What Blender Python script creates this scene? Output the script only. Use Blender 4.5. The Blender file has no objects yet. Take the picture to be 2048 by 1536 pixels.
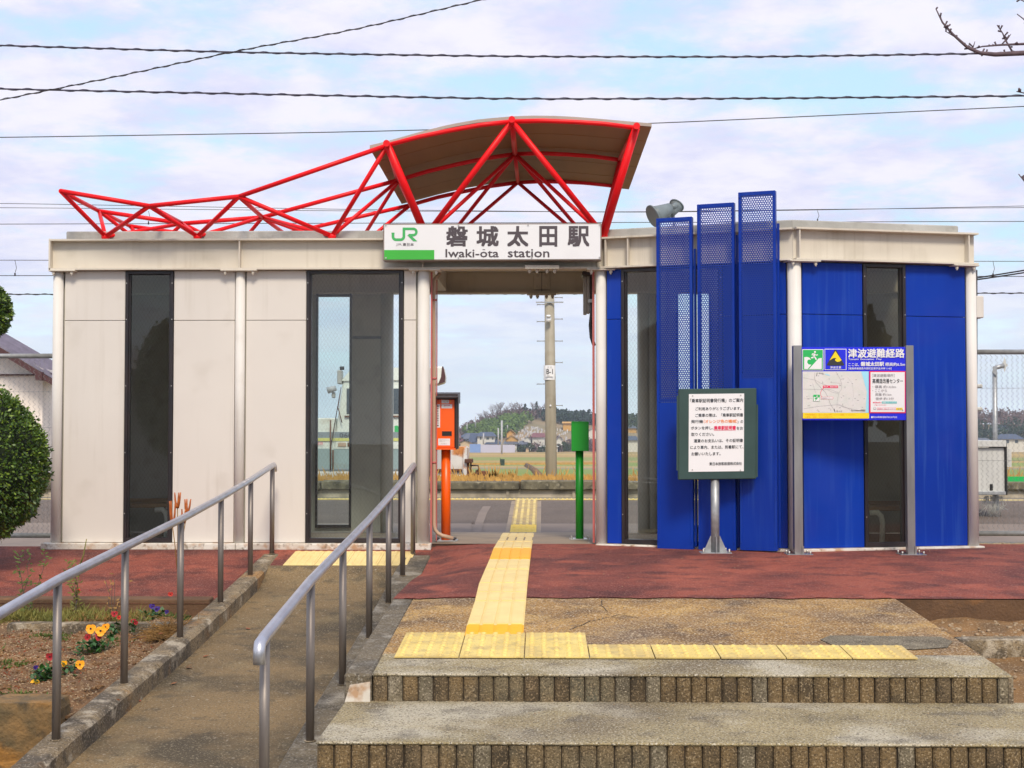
import bpy, bmesh, math, random
from mathutils import Vector, Matrix
from mathutils import noise as mnoise
random.seed(7)
R = math.radians
scene = bpy.context.scene
col = scene.collection

# ------------------------------------------------------------------ camera
F = 2850.0                      # focal length in pixels of the 2048 px wide photograph
EYE = Vector((0, 0, 0.905))
PITCH, YAW = R(2.0), R(1.15)
cam_d = bpy.data.cameras.new('camera')
cam_d.sensor_width = 36.0
cam_d.lens = 36.0 * F / 2048
cam_d.clip_start = 0.1
cam_d.clip_end = 9000
cam = bpy.data.objects.new('camera', cam_d)
cam.location = EYE
cam.rotation_euler = (R(90) + PITCH, 0, YAW)
col.objects.link(cam)
scene.camera = cam
CM = cam.rotation_euler.to_matrix()

# ------------------------------------------------------------------ sky, sun, exposure
SUN_EL, SUN_AZ = R(46), R(170)          # azimuth the light comes from, clockwise from +Y
world = bpy.data.worlds.new('World')
scene.world = world
world.use_nodes = True
wn, wl = world.node_tree.nodes, world.node_tree.links
wn.clear()
w_out = wn.new('ShaderNodeOutputWorld')
w_bg = wn.new('ShaderNodeBackground'); w_bg.inputs[1].default_value = 0.1
w_sky = wn.new('ShaderNodeTexSky'); w_sky.sky_type = 'NISHITA'; w_sky.sun_disc = False
w_sky.sun_elevation = SUN_EL; w_sky.sun_rotation = SUN_AZ
w_sky.air_density = 1.0; w_sky.dust_density = 1.5; w_sky.ozone_density = 1.0
tc = wn.new('ShaderNodeTexCoord')
sep = wn.new('ShaderNodeSeparateXYZ'); wl.new(tc.outputs['Generated'], sep.inputs[0])
def wmath(op, a, b=None, c=None):
    n = wn.new('ShaderNodeMath'); n.operation = op
    for i, v in enumerate((a, b, c)):
        if v is None: continue
        if isinstance(v, (int, float)): n.inputs[i].default_value = v
        else: wl.new(v, n.inputs[i])
    return n.outputs[0]
zc_ = wmath('ADD', wmath('MAXIMUM', sep.outputs[2], 0.0), 0.16)
cx_ = wmath('DIVIDE', sep.outputs[0], zc_); cy_ = wmath('DIVIDE', sep.outputs[1], zc_)
comb = wn.new('ShaderNodeCombineXYZ'); wl.new(cx_, comb.inputs[0]); wl.new(cy_, comb.inputs[1])
def wnoise(scale, det, rough, off):
    m = wn.new('ShaderNodeMapping'); m.inputs['Location'].default_value = off
    wl.new(comb.outputs[0], m.inputs['Vector'])
    n = wn.new('ShaderNodeTexNoise'); n.inputs['Scale'].default_value = scale
    n.inputs['Detail'].default_value = det; n.inputs['Roughness'].default_value = rough
    wl.new(m.outputs[0], n.inputs['Vector']); return n.outputs['Fac']
def wramp(fac, stops):
    r = wn.new('ShaderNodeValToRGB'); r.color_ramp.interpolation = 'EASE'
    while len(r.color_ramp.elements) < len(stops): r.color_ramp.elements.new(.5)
    for e, (p, c) in zip(r.color_ramp.elements, stops): e.position = p; e.color = c
    wl.new(fac, r.inputs[0]); return r.outputs[0]
n1 = wnoise(2.1, 9, .62, (3.1, 1.7, 0)); n2 = wnoise(4.0, 6, .6, (9.0, 4.0, 2.0))
cover = wramp(wmath('ADD', wmath('MULTIPLY', n1, .68), wmath('MULTIPLY', n2, .32)),
              [(.38, (0, 0, 0, 1)), (.54, (1, 1, 1, 1))])
shade = wramp(n2, [(.34, (6.7, 6.8, 8.9, 1)), (.64, (8.6, 8.4, 9.4, 1))])
blue = wramp(sep.outputs[2], [(0.0, (10.5, 11.6, 12.6, 1)), (.06, (8.6, 10.3, 11.2, 1)), (.14, (6.0, 8.6, 10.0, 1)), (.36, (4.9, 7.5, 9.6, 1)), (1.0, (2.2, 4.2, 8.0, 1))])
mixa = wn.new('ShaderNodeMixRGB'); mixa.inputs[0].default_value = .9
wl.new(w_sky.outputs[0], mixa.inputs[1]); wl.new(blue, mixa.inputs[2])
low = wramp(sep.outputs[2], [(0.0, (.22, .22, .22, 1)), (.14, (1, 1, 1, 1))])
cv = wmath('MULTIPLY', cover, low)
mixb = wn.new('ShaderNodeMixRGB'); wl.new(cv, mixb.inputs[0])
wl.new(mixa.outputs[0], mixb.inputs[1]); wl.new(shade, mixb.inputs[2])
wl.new(mixb.outputs[0], w_bg.inputs[0]); wl.new(w_bg.outputs[0], w_out.inputs[0])

sun_d = bpy.data.lights.new('sun', 'SUN'); sun_d.energy = 2.7; sun_d.angle = R(14); sun_d.color = (1, .89, .73)
sun = bpy.data.objects.new('sun', sun_d); col.objects.link(sun)
sd = Vector((math.sin(SUN_AZ) * math.cos(SUN_EL), math.cos(SUN_AZ) * math.cos(SUN_EL), math.sin(SUN_EL)))
sun.rotation_euler = sd.to_track_quat('Z', 'Y').to_euler()
sun.location = (0, -5, 20)
scene.view_settings.view_transform = 'Standard'
scene.view_settings.look = 'None'
scene.view_settings.gamma = 1
scene.view_settings.exposure = 0.2
scene.cycles.max_bounces = 8
scene.cycles.transparent_max_bounces = 24
scene.cycles.use_denoising = True

# ------------------------------------------------------------------ picture <-> place
def ray(px, py):
    return CM @ Vector(((px - 1024) / F, (768 - py) / F, -1))
def P(px, py, Y):
    d = ray(px, py); return EYE + d * (Y / d.y)
def G(px, py, z=0.0):
    d = ray(px, py); return EYE + d * ((z - EYE.z) / d.z)
def interp(pts, t):
    pts = sorted(pts)
    if t <= pts[0][0]: return pts[0][1]
    for (a, u), (b, v) in zip(pts, pts[1:]):
        if t <= b: return u + (v - u) * (t - a) / (b - a)
    return pts[-1][1]

# ------------------------------------------------------------------ materials
def M(name, c, c2=None, s=4.0, r=.6, metal=0.0, bump=0.0, bs=60.0, speck=None, stains=(), stretch=None, streak=None, coat=0.0, spec=.5, lo=.35, hi=.65, bd=4):
    m = bpy.data.materials.new(name); m.use_nodes = True
    nt = m.node_tree; n = nt.nodes; l = nt.links
    b = n['Principled BSDF']
    b.inputs['Roughness'].default_value = r; b.inputs['Metallic'].default_value = metal
    b.inputs['Specular IOR Level'].default_value = spec
    if coat: b.inputs['Coat Weight'].default_value = coat; b.inputs['Coat Roughness'].default_value = .15
    g = n.new('ShaderNodeNewGeometry'); pos = g.outputs['Position']
    if stretch:
        mp = n.new('ShaderNodeMapping'); mp.inputs['Scale'].default_value = stretch
        l.new(pos, mp.inputs['Vector']); pos = mp.outputs[0]
    def noise(sc, det=5, vec=None):
        t = n.new('ShaderNodeTexNoise'); t.inputs['Scale'].default_value = sc; t.inputs['Detail'].default_value = det
        l.new(vec or pos, t.inputs['Vector']); return t.outputs['Fac']
    def mr(fac, a, b_):
        t = n.new('ShaderNodeMapRange'); t.inputs['From Min'].default_value = a; t.inputs['From Max'].default_value = b_
        l.new(fac, t.inputs['Value']); return t.outputs[0]
    def mix(fac, a, b_):
        t = n.new('ShaderNodeMixRGB'); l.new(fac, t.inputs[0])
        for i, v in ((1, a), (2, b_)):
            if isinstance(v, tuple): t.inputs[i].default_value = (*v[:3], 1)
            else: l.new(v, t.inputs[i])
        return t.outputs[0]
    if c2 is None: c2 = tuple(x * .88 for x in c)
    cur = mix(mr(noise(s), lo, hi), c, c2)
    for (sc, sa, sb, scol, amt) in stains:
        f = mr(noise(sc, 7, g.outputs['Position']), sa, sb)
        mu = n.new('ShaderNodeMath'); mu.operation = 'MULTIPLY'; l.new(f, mu.inputs[0]); mu.inputs[1].default_value = amt
        cur = mix(mu.outputs[0], cur, scol)
    if streak:
        mp2 = n.new('ShaderNodeMapping'); mp2.inputs['Scale'].default_value = (22, 22, .9); l.new(g.outputs['Position'], mp2.inputs['Vector'])
        f1 = mr(noise(1.0, 4, mp2.outputs[0]), .52, .72); f2 = mr(noise(1.1, 3, g.outputs['Position']), .42, .62)
        q1 = n.new('ShaderNodeMath'); q1.operation = 'MULTIPLY'; l.new(f1, q1.inputs[0]); l.new(f2, q1.inputs[1])
        q2 = n.new('ShaderNodeMath'); q2.operation = 'MULTIPLY'; l.new(q1.outputs[0], q2.inputs[0]); q2.inputs[1].default_value = streak[1]
        cur = mix(q2.outputs[0], cur, streak[0])
    if speck:
        for (ssc, sa, sb, scol, amt) in speck:
            f = mr(noise(ssc, 2, g.outputs['Position']), sa, sb)
            mu = n.new('ShaderNodeMath'); mu.operation = 'MULTIPLY'; l.new(f, mu.inputs[0]); mu.inputs[1].default_value = amt
            cur = mix(mu.outputs[0], cur, scol)
    l.new(cur, b.inputs['Base Color'])
    if bump:
        bn = n.new('ShaderNodeBump'); bn.inputs['Strength'].default_value = bump; bn.inputs['Distance'].default_value = .01
        l.new(noise(bs, bd), bn.inputs['Height']); l.new(bn.outputs[0], b.inputs['Normal'])
    m['pos'] = 1
    return m

MAT = {}
def mk(k, *a, **kw): MAT[k] = M(k, *a, **kw)
rust = (.23, .07, .015)
mk('beige', (.71, .665, .605), (.675, .63, .575), s=1.2, r=.5, spec=.3, streak=((.42, .36, .28), .25), stains=[(3, .58, .8, (.45, .40, .33), .35)])
mk('beige_beam', (.67, .615, .515), (.62, .565, .475), s=1.5, r=.5, spec=.3, streak=((.34, .28, .19), .4), stains=[(2.2, .55, .78, (.36, .31, .22), .5)])
mk('column', (.74, .71, .66), (.69, .66, .61), s=2, r=.6, spec=.25, streak=((.42, .34, .24), .4), stains=[(4, .6, .8, (.45, .40, .34), .3)])
mk('sill', (.74, .70, .62), (.60, .54, .45), s=9, r=.6, stains=[(11, .50, .64, (.42, .20, .06), .75), (25, .55, .7, (.16, .10, .05), .7)])
mk('slab', (.44, .43, .40), (.33, .32, .29), s=3, r=.8, bump=.3, stains=[(5, .55, .75, (.16, .15, .12), .7)])
mk('red_paint', (.86, .008, .012), (.80, .006, .010), s=3, r=.4, spec=.25)
mk('canopy', (.32, .15, .038), (.28, .13, .032), s=6, r=.6, stretch=(1, .15, 1))
mk('canopy_edge', (.42, .36, .30), r=.6)
mk('blue', (.001, .042, .39), (.001, .031, .32), s=1.6, r=.42, spec=.22, streak=((.03, .10, .42), .55), stains=[(2.5, .5, .7, (.012, .045, .36), .6), (1.3, .52, .7, (.03, .03, .30), .4)], stretch=(1, 1, .35))
mk('blue_fin', (.001, .034, .33), (.001, .027, .28), s=2, r=.42, spec=.25, streak=((.03, .09, .36), .45))
mk('black_frame', (.015, .014, .016), (.03, .02, .02), r=.35)
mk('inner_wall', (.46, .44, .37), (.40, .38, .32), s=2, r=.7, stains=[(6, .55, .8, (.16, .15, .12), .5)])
mk('inner_col', (.58, .57, .52), r=.5)
mk('wood', (.42, .24, .10), (.32, .17, .06), s=8, r=.5, stretch=(.3, 3, 3))
mk('white_pipe', (.85, .87, .80), r=.4)
mk('sign_white', (.80, .80, .80), (.78, .78, .78), s=1, r=.16, coat=.3, stains=[(3, .6, .85, (.60, .58, .54), .35)])
mk('sign_edge', (.30, .24, .20), r=.4, metal=.4)
mk('text_dark', (.085, .065, .07), r=.3)
mk('jr_green', (.06, .42, .11), (.06, .42, .11), r=.25)
mk('sign_green', (.05, .45, .04), (.05, .42, .04), r=.25)
mk('print_white', (.82, .82, .82), (.82, .82, .82), r=.3)
mk('print_black', (.03, .03, .035), (.03, .03, .035), r=.4)
mk('print_grey', (.35, .33, .34), (.35, .33, .34), r=.4)
mk('print_red', (.80, .02, .10), (.80, .02, .10), r=.4)
mk('print_orange', (.90, .25, .03), (.9, .25, .03), r=.4)
mk('print_yellow', (.90, .68, .01), (.9, .68, .01), r=.35)
mk('print_amber', (.85, .42, .01), (.85, .42, .01), r=.35)
mk('print_blue', (.008, .014, .72), (.008, .014, .72), r=.25)
mk('print_teal', (.15, .55, .55), (.15, .55, .55), r=.4)
mk('print_cyan', (.35, .72, .88), (.35, .72, .88), r=.4)
mk('map_paper', (.70, .68, .64), (.72, .70, .68), s=30, r=.4, stains=[(16, .5, .62, (.62, .66, .60), .5)])
mk('print_green', (.02, .46, .10), (.02, .46, .10), r=.35)
mk('board_green', (.030, .070, .062), (.024, .058, .052), s=5, r=.5)
mk('steel', (.40, .38, .36), (.30, .28, .265), s=7, r=.33, metal=.85, stretch=(2, 2, .4))
mk('rail_steel', (.60, .60, .64), (.50, .50, .54), s=9, r=.38, metal=.8)
mk('post_steel', (.27, .235, .205), (.20, .17, .15), s=9, r=.48, metal=.6, stretch=(4, 4, .5))
mk('galv', (.42, .43, .43), (.32, .33, .33), s=22, r=.45, metal=.5)
mk('bolt', (.55, .52, .48), r=.35, metal=.7)
mk('orange_paint', (.98, .125, .001), (.95, .11, .001), s=2, r=.35)
mk('green_paint', (.004, .30, .015), (.004, .27, .012), s=2, r=.4)
mk('dark_brown', (.045, .030, .028), (.035, .022, .020), r=.4)
mk('pinkish', (.60, .16, .15), (.5, .12, .1), r=.5)
mk('tan_pipe', (.55, .38, .26), (.48, .33, .22), s=4, r=.45)
mk('grey_box', (.46, .44, .40), (.38, .36, .33), s=5, r=.5)
mk('dark_cable', (.03, .02, .02), r=.6)
mk('cable_purple', (.035, .030, .055), (.05, .04, .07), r=.5)
mk('lamp_grey', (.20, .24, .25), (.15, .18, .19), s=8, r=.45)
mk('lamp_glass', (.22, .24, .22), r=.1)
# ground
mk('red_asphalt', (.33, .088, .054), (.24, .062, .042), s=1.6, r=.85, bump=.9, bs=110, spec=.25,
   stains=[(.75, .47, .58, (.11, .034, .030), .75), (3.3, .50, .64, (.075, .026, .024), .75), (2.1, .56, .68, (.46, .12, .07), .6), (9, .55, .68, (.10, .035, .03), .5)],
   speck=[(95, .58, .66, (.55, .26, .20), .6), (120, .58, .66, (.06, .02, .02), .6)])
mk('tan_slab', (.45, .265, .090), (.33, .19, .068), s=2.2, r=.85, bump=1, bs=100, spec=.25,
   stains=[(1.6, .47, .60, (.17, .105, .055), .8), (4.5, .50, .64, (.56, .35, .12), .7), (1.1, .54, .66, (.22, .165, .12), .6), (8, .56, .68, (.10, .07, .05), .6)],
   speck=[(80, .55, .63, (.70, .56, .38), .7), (95, .55, .63, (.07, .045, .03), .8)])
mk('step_top', (.38, .305, .165), (.28, .225, .12), s=3, r=.85, bump=1, bs=100, spec=.25,
   stains=[(2.2, .48, .62, (.54, .49, .38), .65), (1.3, .50, .64, (.17, .13, .08), .75), (6, .55, .68, (.13, .11, .085), .6)],
   speck=[(110, .56, .64, (.74, .68, .55), .6), (120, .56, .63, (.06, .048, .035), .8)])
mk('step_rib', (.19, .125, .055), (.13, .088, .040), s=6, r=.9, bump=.8, bs=110,
   stains=[(9, .52, .68, (.055, .040, .022), .7), (1.2, .52, .7, (.15, .16, .12), .6), (5, .6, .75, (.27, .20, .12), .6)],
   speck=[(130, .56, .64, (.42, .32, .19), .6), (120, .55, .63, (.04, .027, .016), .65)])
mk('step_rib_dark', (.125, .085, .042), (.085, .06, .03), s=7, r=.9, bump=.8, bs=110, stains=[(9, .5, .64, (.045, .033, .018), .75), (5, .56, .7, (.24, .17, .09), .5)], speck=[(130, .56, .64, (.36, .26, .15), .6), (120, .55, .63, (.035, .024, .014), .65)])
mk('step_rib_pale', (.20, .165, .105), (.15, .125, .08), s=7, r=.9, bump=.8, bs=110, stains=[(9, .5, .66, (.07, .055, .035), .6), (5, .54, .66, (.36, .31, .22), .6)], speck=[(130, .56, .64, (.5, .42, .30), .6), (120, .55, .63, (.05, .035, .022), .65)])
mk('joint_dark', (.055, .040, .026), (.035, .026, .018), r=.95)
mk('old_concrete', (.29, .215, .12), (.175, .13, .075), s=5, r=.9, bump=.8, bs=90,
   stains=[(3.2, .48, .60, (.085, .068, .048), .85), (8, .55, .64, (.50, .43, .32), .7), (2.3, .58, .66, (.40, .19, .04), .6), (14, .55, .65, (.06, .05, .035), .6)],
   speck=[(85, .57, .65, (.48, .40, .30), .5), (90, .56, .64, (.05, .04, .03), .6)])
mk('dark_curb', (.17, .135, .085), (.105, .084, .055), s=4, r=.9, bump=.8, bs=90,
   stains=[(4, .53, .64, (.40, .36, .29), .65), (2.4, .52, .64, (.045, .038, .028), .8), (12, .56, .66, (.30, .26, .2), .5)],
   speck=[(85, .57, .65, (.36, .33, .27), .6), (90, .57, .65, (.03, .025, .02), .6)])
mk('ramp', (.26, .178, .088), (.195, .137, .072), s=2, r=.9, bump=.9, bs=110, spec=.25,
   stains=[(1.3, .48, .60, (.075, .062, .042), .85), (3.5, .54, .68, (.27, .205, .11), .6), (7, .55, .66, (.08, .065, .045), .6)],
   speck=[(90, .58, .66, (.38, .32, .22), .6), (100, .57, .65, (.05, .04, .03), .6), (22, .71, .73, (.5, .44, .34), .5)])
mk('lichen_stone', (.26, .15, .055), (.12, .085, .04), s=9, r=.95, bump=1, bs=50,
   stains=[(6, .5, .64, (.38, .17, .03), .7), (14, .54, .66, (.05, .04, .025), .7)])
mk('soil', (.24, .125, .05), (.13, .068, .028), s=6, r=1, bump=1, bs=60,
   stains=[(2.4, .5, .7, (.10, .065, .04), .6)], speck=[(80, .60, .66, (.55, .40, .22), .8), (110, .58, .66, (.06, .035, .02), .6)])
mk('soil_right', (.26, .14, .05), (.15, .085, .035), s=5, r=1, bump=1, bs=60,
   stains=[(3, .52, .66, (.34, .17, .05), .6), (2, .55, .7, (.07, .06, .04), .7)], speck=[(90, .60, .66, (.5, .38, .24), .6)])
mk('brown_wall', (.16, .085, .042), (.10, .055, .028), s=4, r=.95, bump=.7, bs=60, stains=[(5, .55, .7, (.055, .032, .02), .7), (9, .6, .7, (.26, .12, .04), .5)])
mk('passage_floor', (.33, .25, .17), (.26, .20, .14), s=2.5, r=.7, bump=.3, stains=[(3, .55, .7, (.14, .11, .09), .6)])
mk('platform_asphalt', (.155, .115, .088), (.115, .088, .068), s=1.2, r=.9, bump=.5, bs=90,
   speck=[(75, .58, .66, (.36, .31, .28), .5), (90, .58, .66, (.035, .03, .03), .6)])
mk('platform_smooth', (.25, .195, .155), (.20, .155, .125), s=1.5, r=.85, stains=[(2, .55, .7, (.13, .11, .10), .5)])
mk('coping', (.20, .175, .11), (.13, .115, .075), s=3, r=.95, bump=1, bs=40,
   stains=[(5, .5, .64, (.055, .05, .035), .8), (9, .56, .68, (.36, .32, .22), .7)])
mk('platform_face', (.56, .48, .36), (.42, .36, .26), s=1.2, r=.9, stains=[(1.6, .5, .66, (.10, .09, .07), .75)])
mk('street', (.10, .098, .092), (.08, .078, .074), s=1, r=.9, bump=.3)
mk('gravel', (.25, .23, .20), (.14, .13, .115), s=30, r=.95)
mk('tile_pale', (.84, .65, .27), (.77, .585, .235), s=5, r=.6, stains=[(6, .55, .75, (.62, .44, .20), .5)])
mk('tile_orange', (.92, .47, .0), (.90, .43, .0), s=5, r=.55)
mk('tile_yellow', (.78, .60, .19), (.70, .52, .15), s=5, r=.6, stains=[(4, .48, .62, (.52, .38, .15), .65), (14, .55, .66, (.40, .30, .14), .5)], speck=[(90, .6, .68, (.30, .22, .10), .5)])
mk('tile_bright', (.84, .58, .05), (.76, .50, .04), s=5, r=.6)
mk('tile_worn', (.34, .24, .12), (.50, .36, .12), s=12, r=.7)
mk('concrete_pole', (.40, .36, .28), (.31, .28, .215), s=1.2, r=.85, stretch=(6, 6, .5), stains=[(1.5, .5, .68, (.20, .16, .09), .6)])
mk('cream_wall', (.88, .80, .72), (.85, .77, .69), s=2, r=.8)
mk('roof_tile', (.24, .22, .29), (.18, .165, .22), s=5, r=.5)
mk('roof_trim', (.085, .030, .030), r=.6)
mk('glass_dark', (.06, .08, .10), r=.1)
mk('stone_grey', (.28, .27, .25), (.16, .15, .14), s=20, r=.9, bump=.5)
mk('bark', (.12, .085, .075), (.08, .055, .05), s=20, r=.9, bump=.5)
mk('twig', (.13, .085, .095), (.09, .06, .07), s=30, r=.8)
mk('train_cream', (.82, .84, .76), (.74, .76, .68), s=2, r=.5, stains=[(2.4, .58, .72, (.38, .24, .12), .5)])
mk('train_teal', (.33, .42, .42), (.28, .36, .36), s=2, r=.5, stains=[(3, .6, .72, (.25, .2, .15), .5)])
mk('train_stripe', (.24, .28, .30), r=.5)
mk('train_yellow', (.68, .66, .16), r=.5)
mk('rusty_white', (.72, .70, .66), (.60, .57, .52), s=2.5, r=.6, stains=[(2.0, .52, .60, (.55, .20, .03), .95), (3.2, .62, .68, (.12, .03, .012), .95)])
mk('rusty', (.20, .075, .03), (.09, .04, .025), s=7, r=.9)
mk('leaf', (.075, .14, .018), (.038, .08, .012), s=14, r=.45)
mk('leaf_light', (.19, .28, .03), (.12, .19, .02), s=14, r=.45)
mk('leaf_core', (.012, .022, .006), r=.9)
mk('flower_leaf', (.04, .13, .02), (.02, .075, .012), s=20, r=.5)
mk('petal_orange', (.92, .42, .005), (.90, .34, .005), s=40, r=.6)
mk('petal_yellow', (.92, .55, .01), (.92, .45, .01), s=40, r=.6)
mk('petal_red', (.42, .018, .018), (.26, .01, .02), s=60, r=.6)
mk('petal_coral', (.72, .07, .03), (.5, .03, .03), s=60, r=.6)
mk('petal_purple', (.05, .012, .22), (.03, .008, .13), s=60, r=.6)
mk('petal_centre', (.035, .006, .008), r=.8)
mk('pod', (.55, .14, .02), (.34, .08, .012), s=30, r=.5)
mk('weed', (.22, .19, .04), (.12, .13, .025), s=9, r=.8)
mk('weed_dry', (.33, .18, .05), (.22, .12, .035), s=9, r=.85)
mk('weed_green', (.09, .13, .02), (.06, .09, .015), s=9, r=.8)
mk('pebble', (.42, .31, .19), (.25, .18, .11), s=40, r=.9)
mk('dead_leaf', (.30, .06, .03), (.24, .12, .04), s=30, r=.8)
mk('kiosk', (.60, .60, .56), (.52, .52, .49), s=3, r=.7)
mk('black', (.012, .012, .012), r=.6)
mk('far_green', (.050, .075, .022), (.030, .050, .016), s=.12, r=.95)
mk('far_bamboo', (.15, .22, .035), (.085, .15, .028), s=.15, r=.95)
mk('far_bare', (.20, .13, .12), (.14, .095, .09), s=.12, r=.95)
mk('far_conifer', (.028, .055, .030), (.016, .035, .020), s=.2, r=.95)
mk('far_field', (.40, .27, .11), (.30, .22, .08), s=.05, r=1)
mk('hill_ground', (.34, .24, .13), (.22, .18, .09), s=.04, r=1)
mk('grass_green', (.16, .25, .035), (.20, .27, .05), s=.05, r=1)
mk('dry_reed', (.58, .34, .09), (.44, .25, .06), s=2, r=.9)
mk('far_roof_blue', (.055, .075, .13), (.045, .06, .10), s=1, r=.5)
mk('far_roof_grey', (.11, .12, .15), r=.5)
mk('far_roof_red', (.20, .06, .06), r=.6)
mk('far_wall_white', (.64, .62, .55), r=.8)
mk('far_wall_cream', (.60, .46, .28), r=.8)
mk('far_wall_orange', (.62, .34, .08), r=.8)
mk('far_fence', (.46, .47, .60), (.52, .50, .58), s=.1, r=.8)
mk('far_blue', (.20, .32, .62), r=.7)
mk('stone_far', (.66, .64, .62), (.30, .29, .30), s=.8, r=.8)
mk('metal_far', (.45, .45, .46), r=.5)

def glass_mat(name, tint, wire=True, axis=(1, 0, 0)):
    m = bpy.data.materials.new(name); m.use_nodes = True
    nt = m.node_tree; n = nt.nodes; l = nt.links; n.clear()
    out = n.new('ShaderNodeOutputMaterial')
    tr = n.new('ShaderNodeBsdfTransparent'); tr.inputs[0].default_value = (*tint, 1)
    gl = n.new('ShaderNodeBsdfGlossy'); gl.inputs['Roughness'].default_value = .005
    fr = n.new('ShaderNodeFresnel'); fr.inputs[0].default_value = 1.6
    mx = n.new('ShaderNodeMixShader'); l.new(fr.outputs[0], mx.inputs[0]); l.new(tr.outputs[0], mx.inputs[1]); l.new(gl.outputs[0], mx.inputs[2])
    last = mx.outputs[0]
    if wire:
        g = n.new('ShaderNodeNewGeometry')
        def dot(v):
            d = n.new('ShaderNodeVectorMath'); d.operation = 'DOT_PRODUCT'; l.new(g.outputs['Position'], d.inputs[0]); d.inputs[1].default_value = v
            return d.outputs['Value']
        def mth(op, a, b=None):
            q = n.new('ShaderNodeMath'); q.operation = op
            for i, v in enumerate((a, b)):
                if v is None: continue
                if isinstance(v, (int, float)): q.inputs[i].default_value = v
                else: l.new(v, q.inputs[i])
            return q.outputs[0]
        pit = .026
        def line(v):
            f = mth('FRACT', mth('DIVIDE', dot(v), pit)); return mth('LESS_THAN', f, .06)
        a = Vector(axis); z = Vector((0, 0, 1))
        f = mth('MULTIPLY', mth('MAXIMUM', line(tuple(a * .85 + z * .53)), line(tuple(a * .85 - z * .53))), .28)
        df = n.new('ShaderNodeBsdfDiffuse'); df.inputs[0].default_value = (.33, .33, .31, 1)
        m2 = n.new('ShaderNodeMixShader'); l.new(f, m2.inputs[0]); l.new(last, m2.inputs[1]); l.new(df.outputs[0], m2.inputs[2])
        last = m2.outputs[0]
    l.new(last, out.inputs[0]); MAT[name] = m
    return m
glass_mat('glass_clear', (.80, .86, .84), False)

def perf_mat(name, axis, p=.0190, rad=.0062):
    m = bpy.data.materials.new(name); m.use_nodes = True
    nt = m.node_tree; n = nt.nodes; l = nt.links
    b = n['Principled BSDF']; b.inputs['Base Color'].default_value = (.001, .031, .30, 1); b.inputs['Roughness'].default_value = .4
    g = n.new('ShaderNodeNewGeometry')
    def mth(op, a, b_=None):
        q = n.new('ShaderNodeMath'); q.operation = op
        for i, v in enumerate((a, b_)):
            if v is None: continue
            if isinstance(v, (int, float)): q.inputs[i].default_value = v
            else: l.new(v, q.inputs[i])
        return q.outputs[0]
    def dot(v):
        d = n.new('ShaderNodeVectorMath'); d.operation = 'DOT_PRODUCT'; l.new(g.outputs['Position'], d.inputs[0]); d.inputs[1].default_value = v
        return d.outputs['Value']
    u = dot(axis); z = dot((0, 0, 1)); q = p * 1.732
    def dist(o):
        a = mth('MULTIPLY', mth('SUBTRACT', mth('FRACT', mth('ADD', mth('DIVIDE', u, p), o)), .5), p)
        c = mth('MULTIPLY', mth('SUBTRACT', mth('FRACT', mth('ADD', mth('DIVIDE', z, q), o)), .5), q)
        return mth('SQRT', mth('ADD', mth('MULTIPLY', a, a), mth('MULTIPLY', c, c)))
    hole = mth('LESS_THAN', mth('MINIMUM', dist(100.0), dist(100.5)), rad)
    tr = n.new('ShaderNodeBsdfTransparent'); mx = n.new('ShaderNodeMixShader')
    l.new(hole, mx.inputs[0]); l.new(b.outputs[0], mx.inputs[1]); l.new(tr.outputs[0], mx.inputs[2])
    l.new(mx.outputs[0], n['Material Output'].inputs[0]); MAT[name] = m

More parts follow.
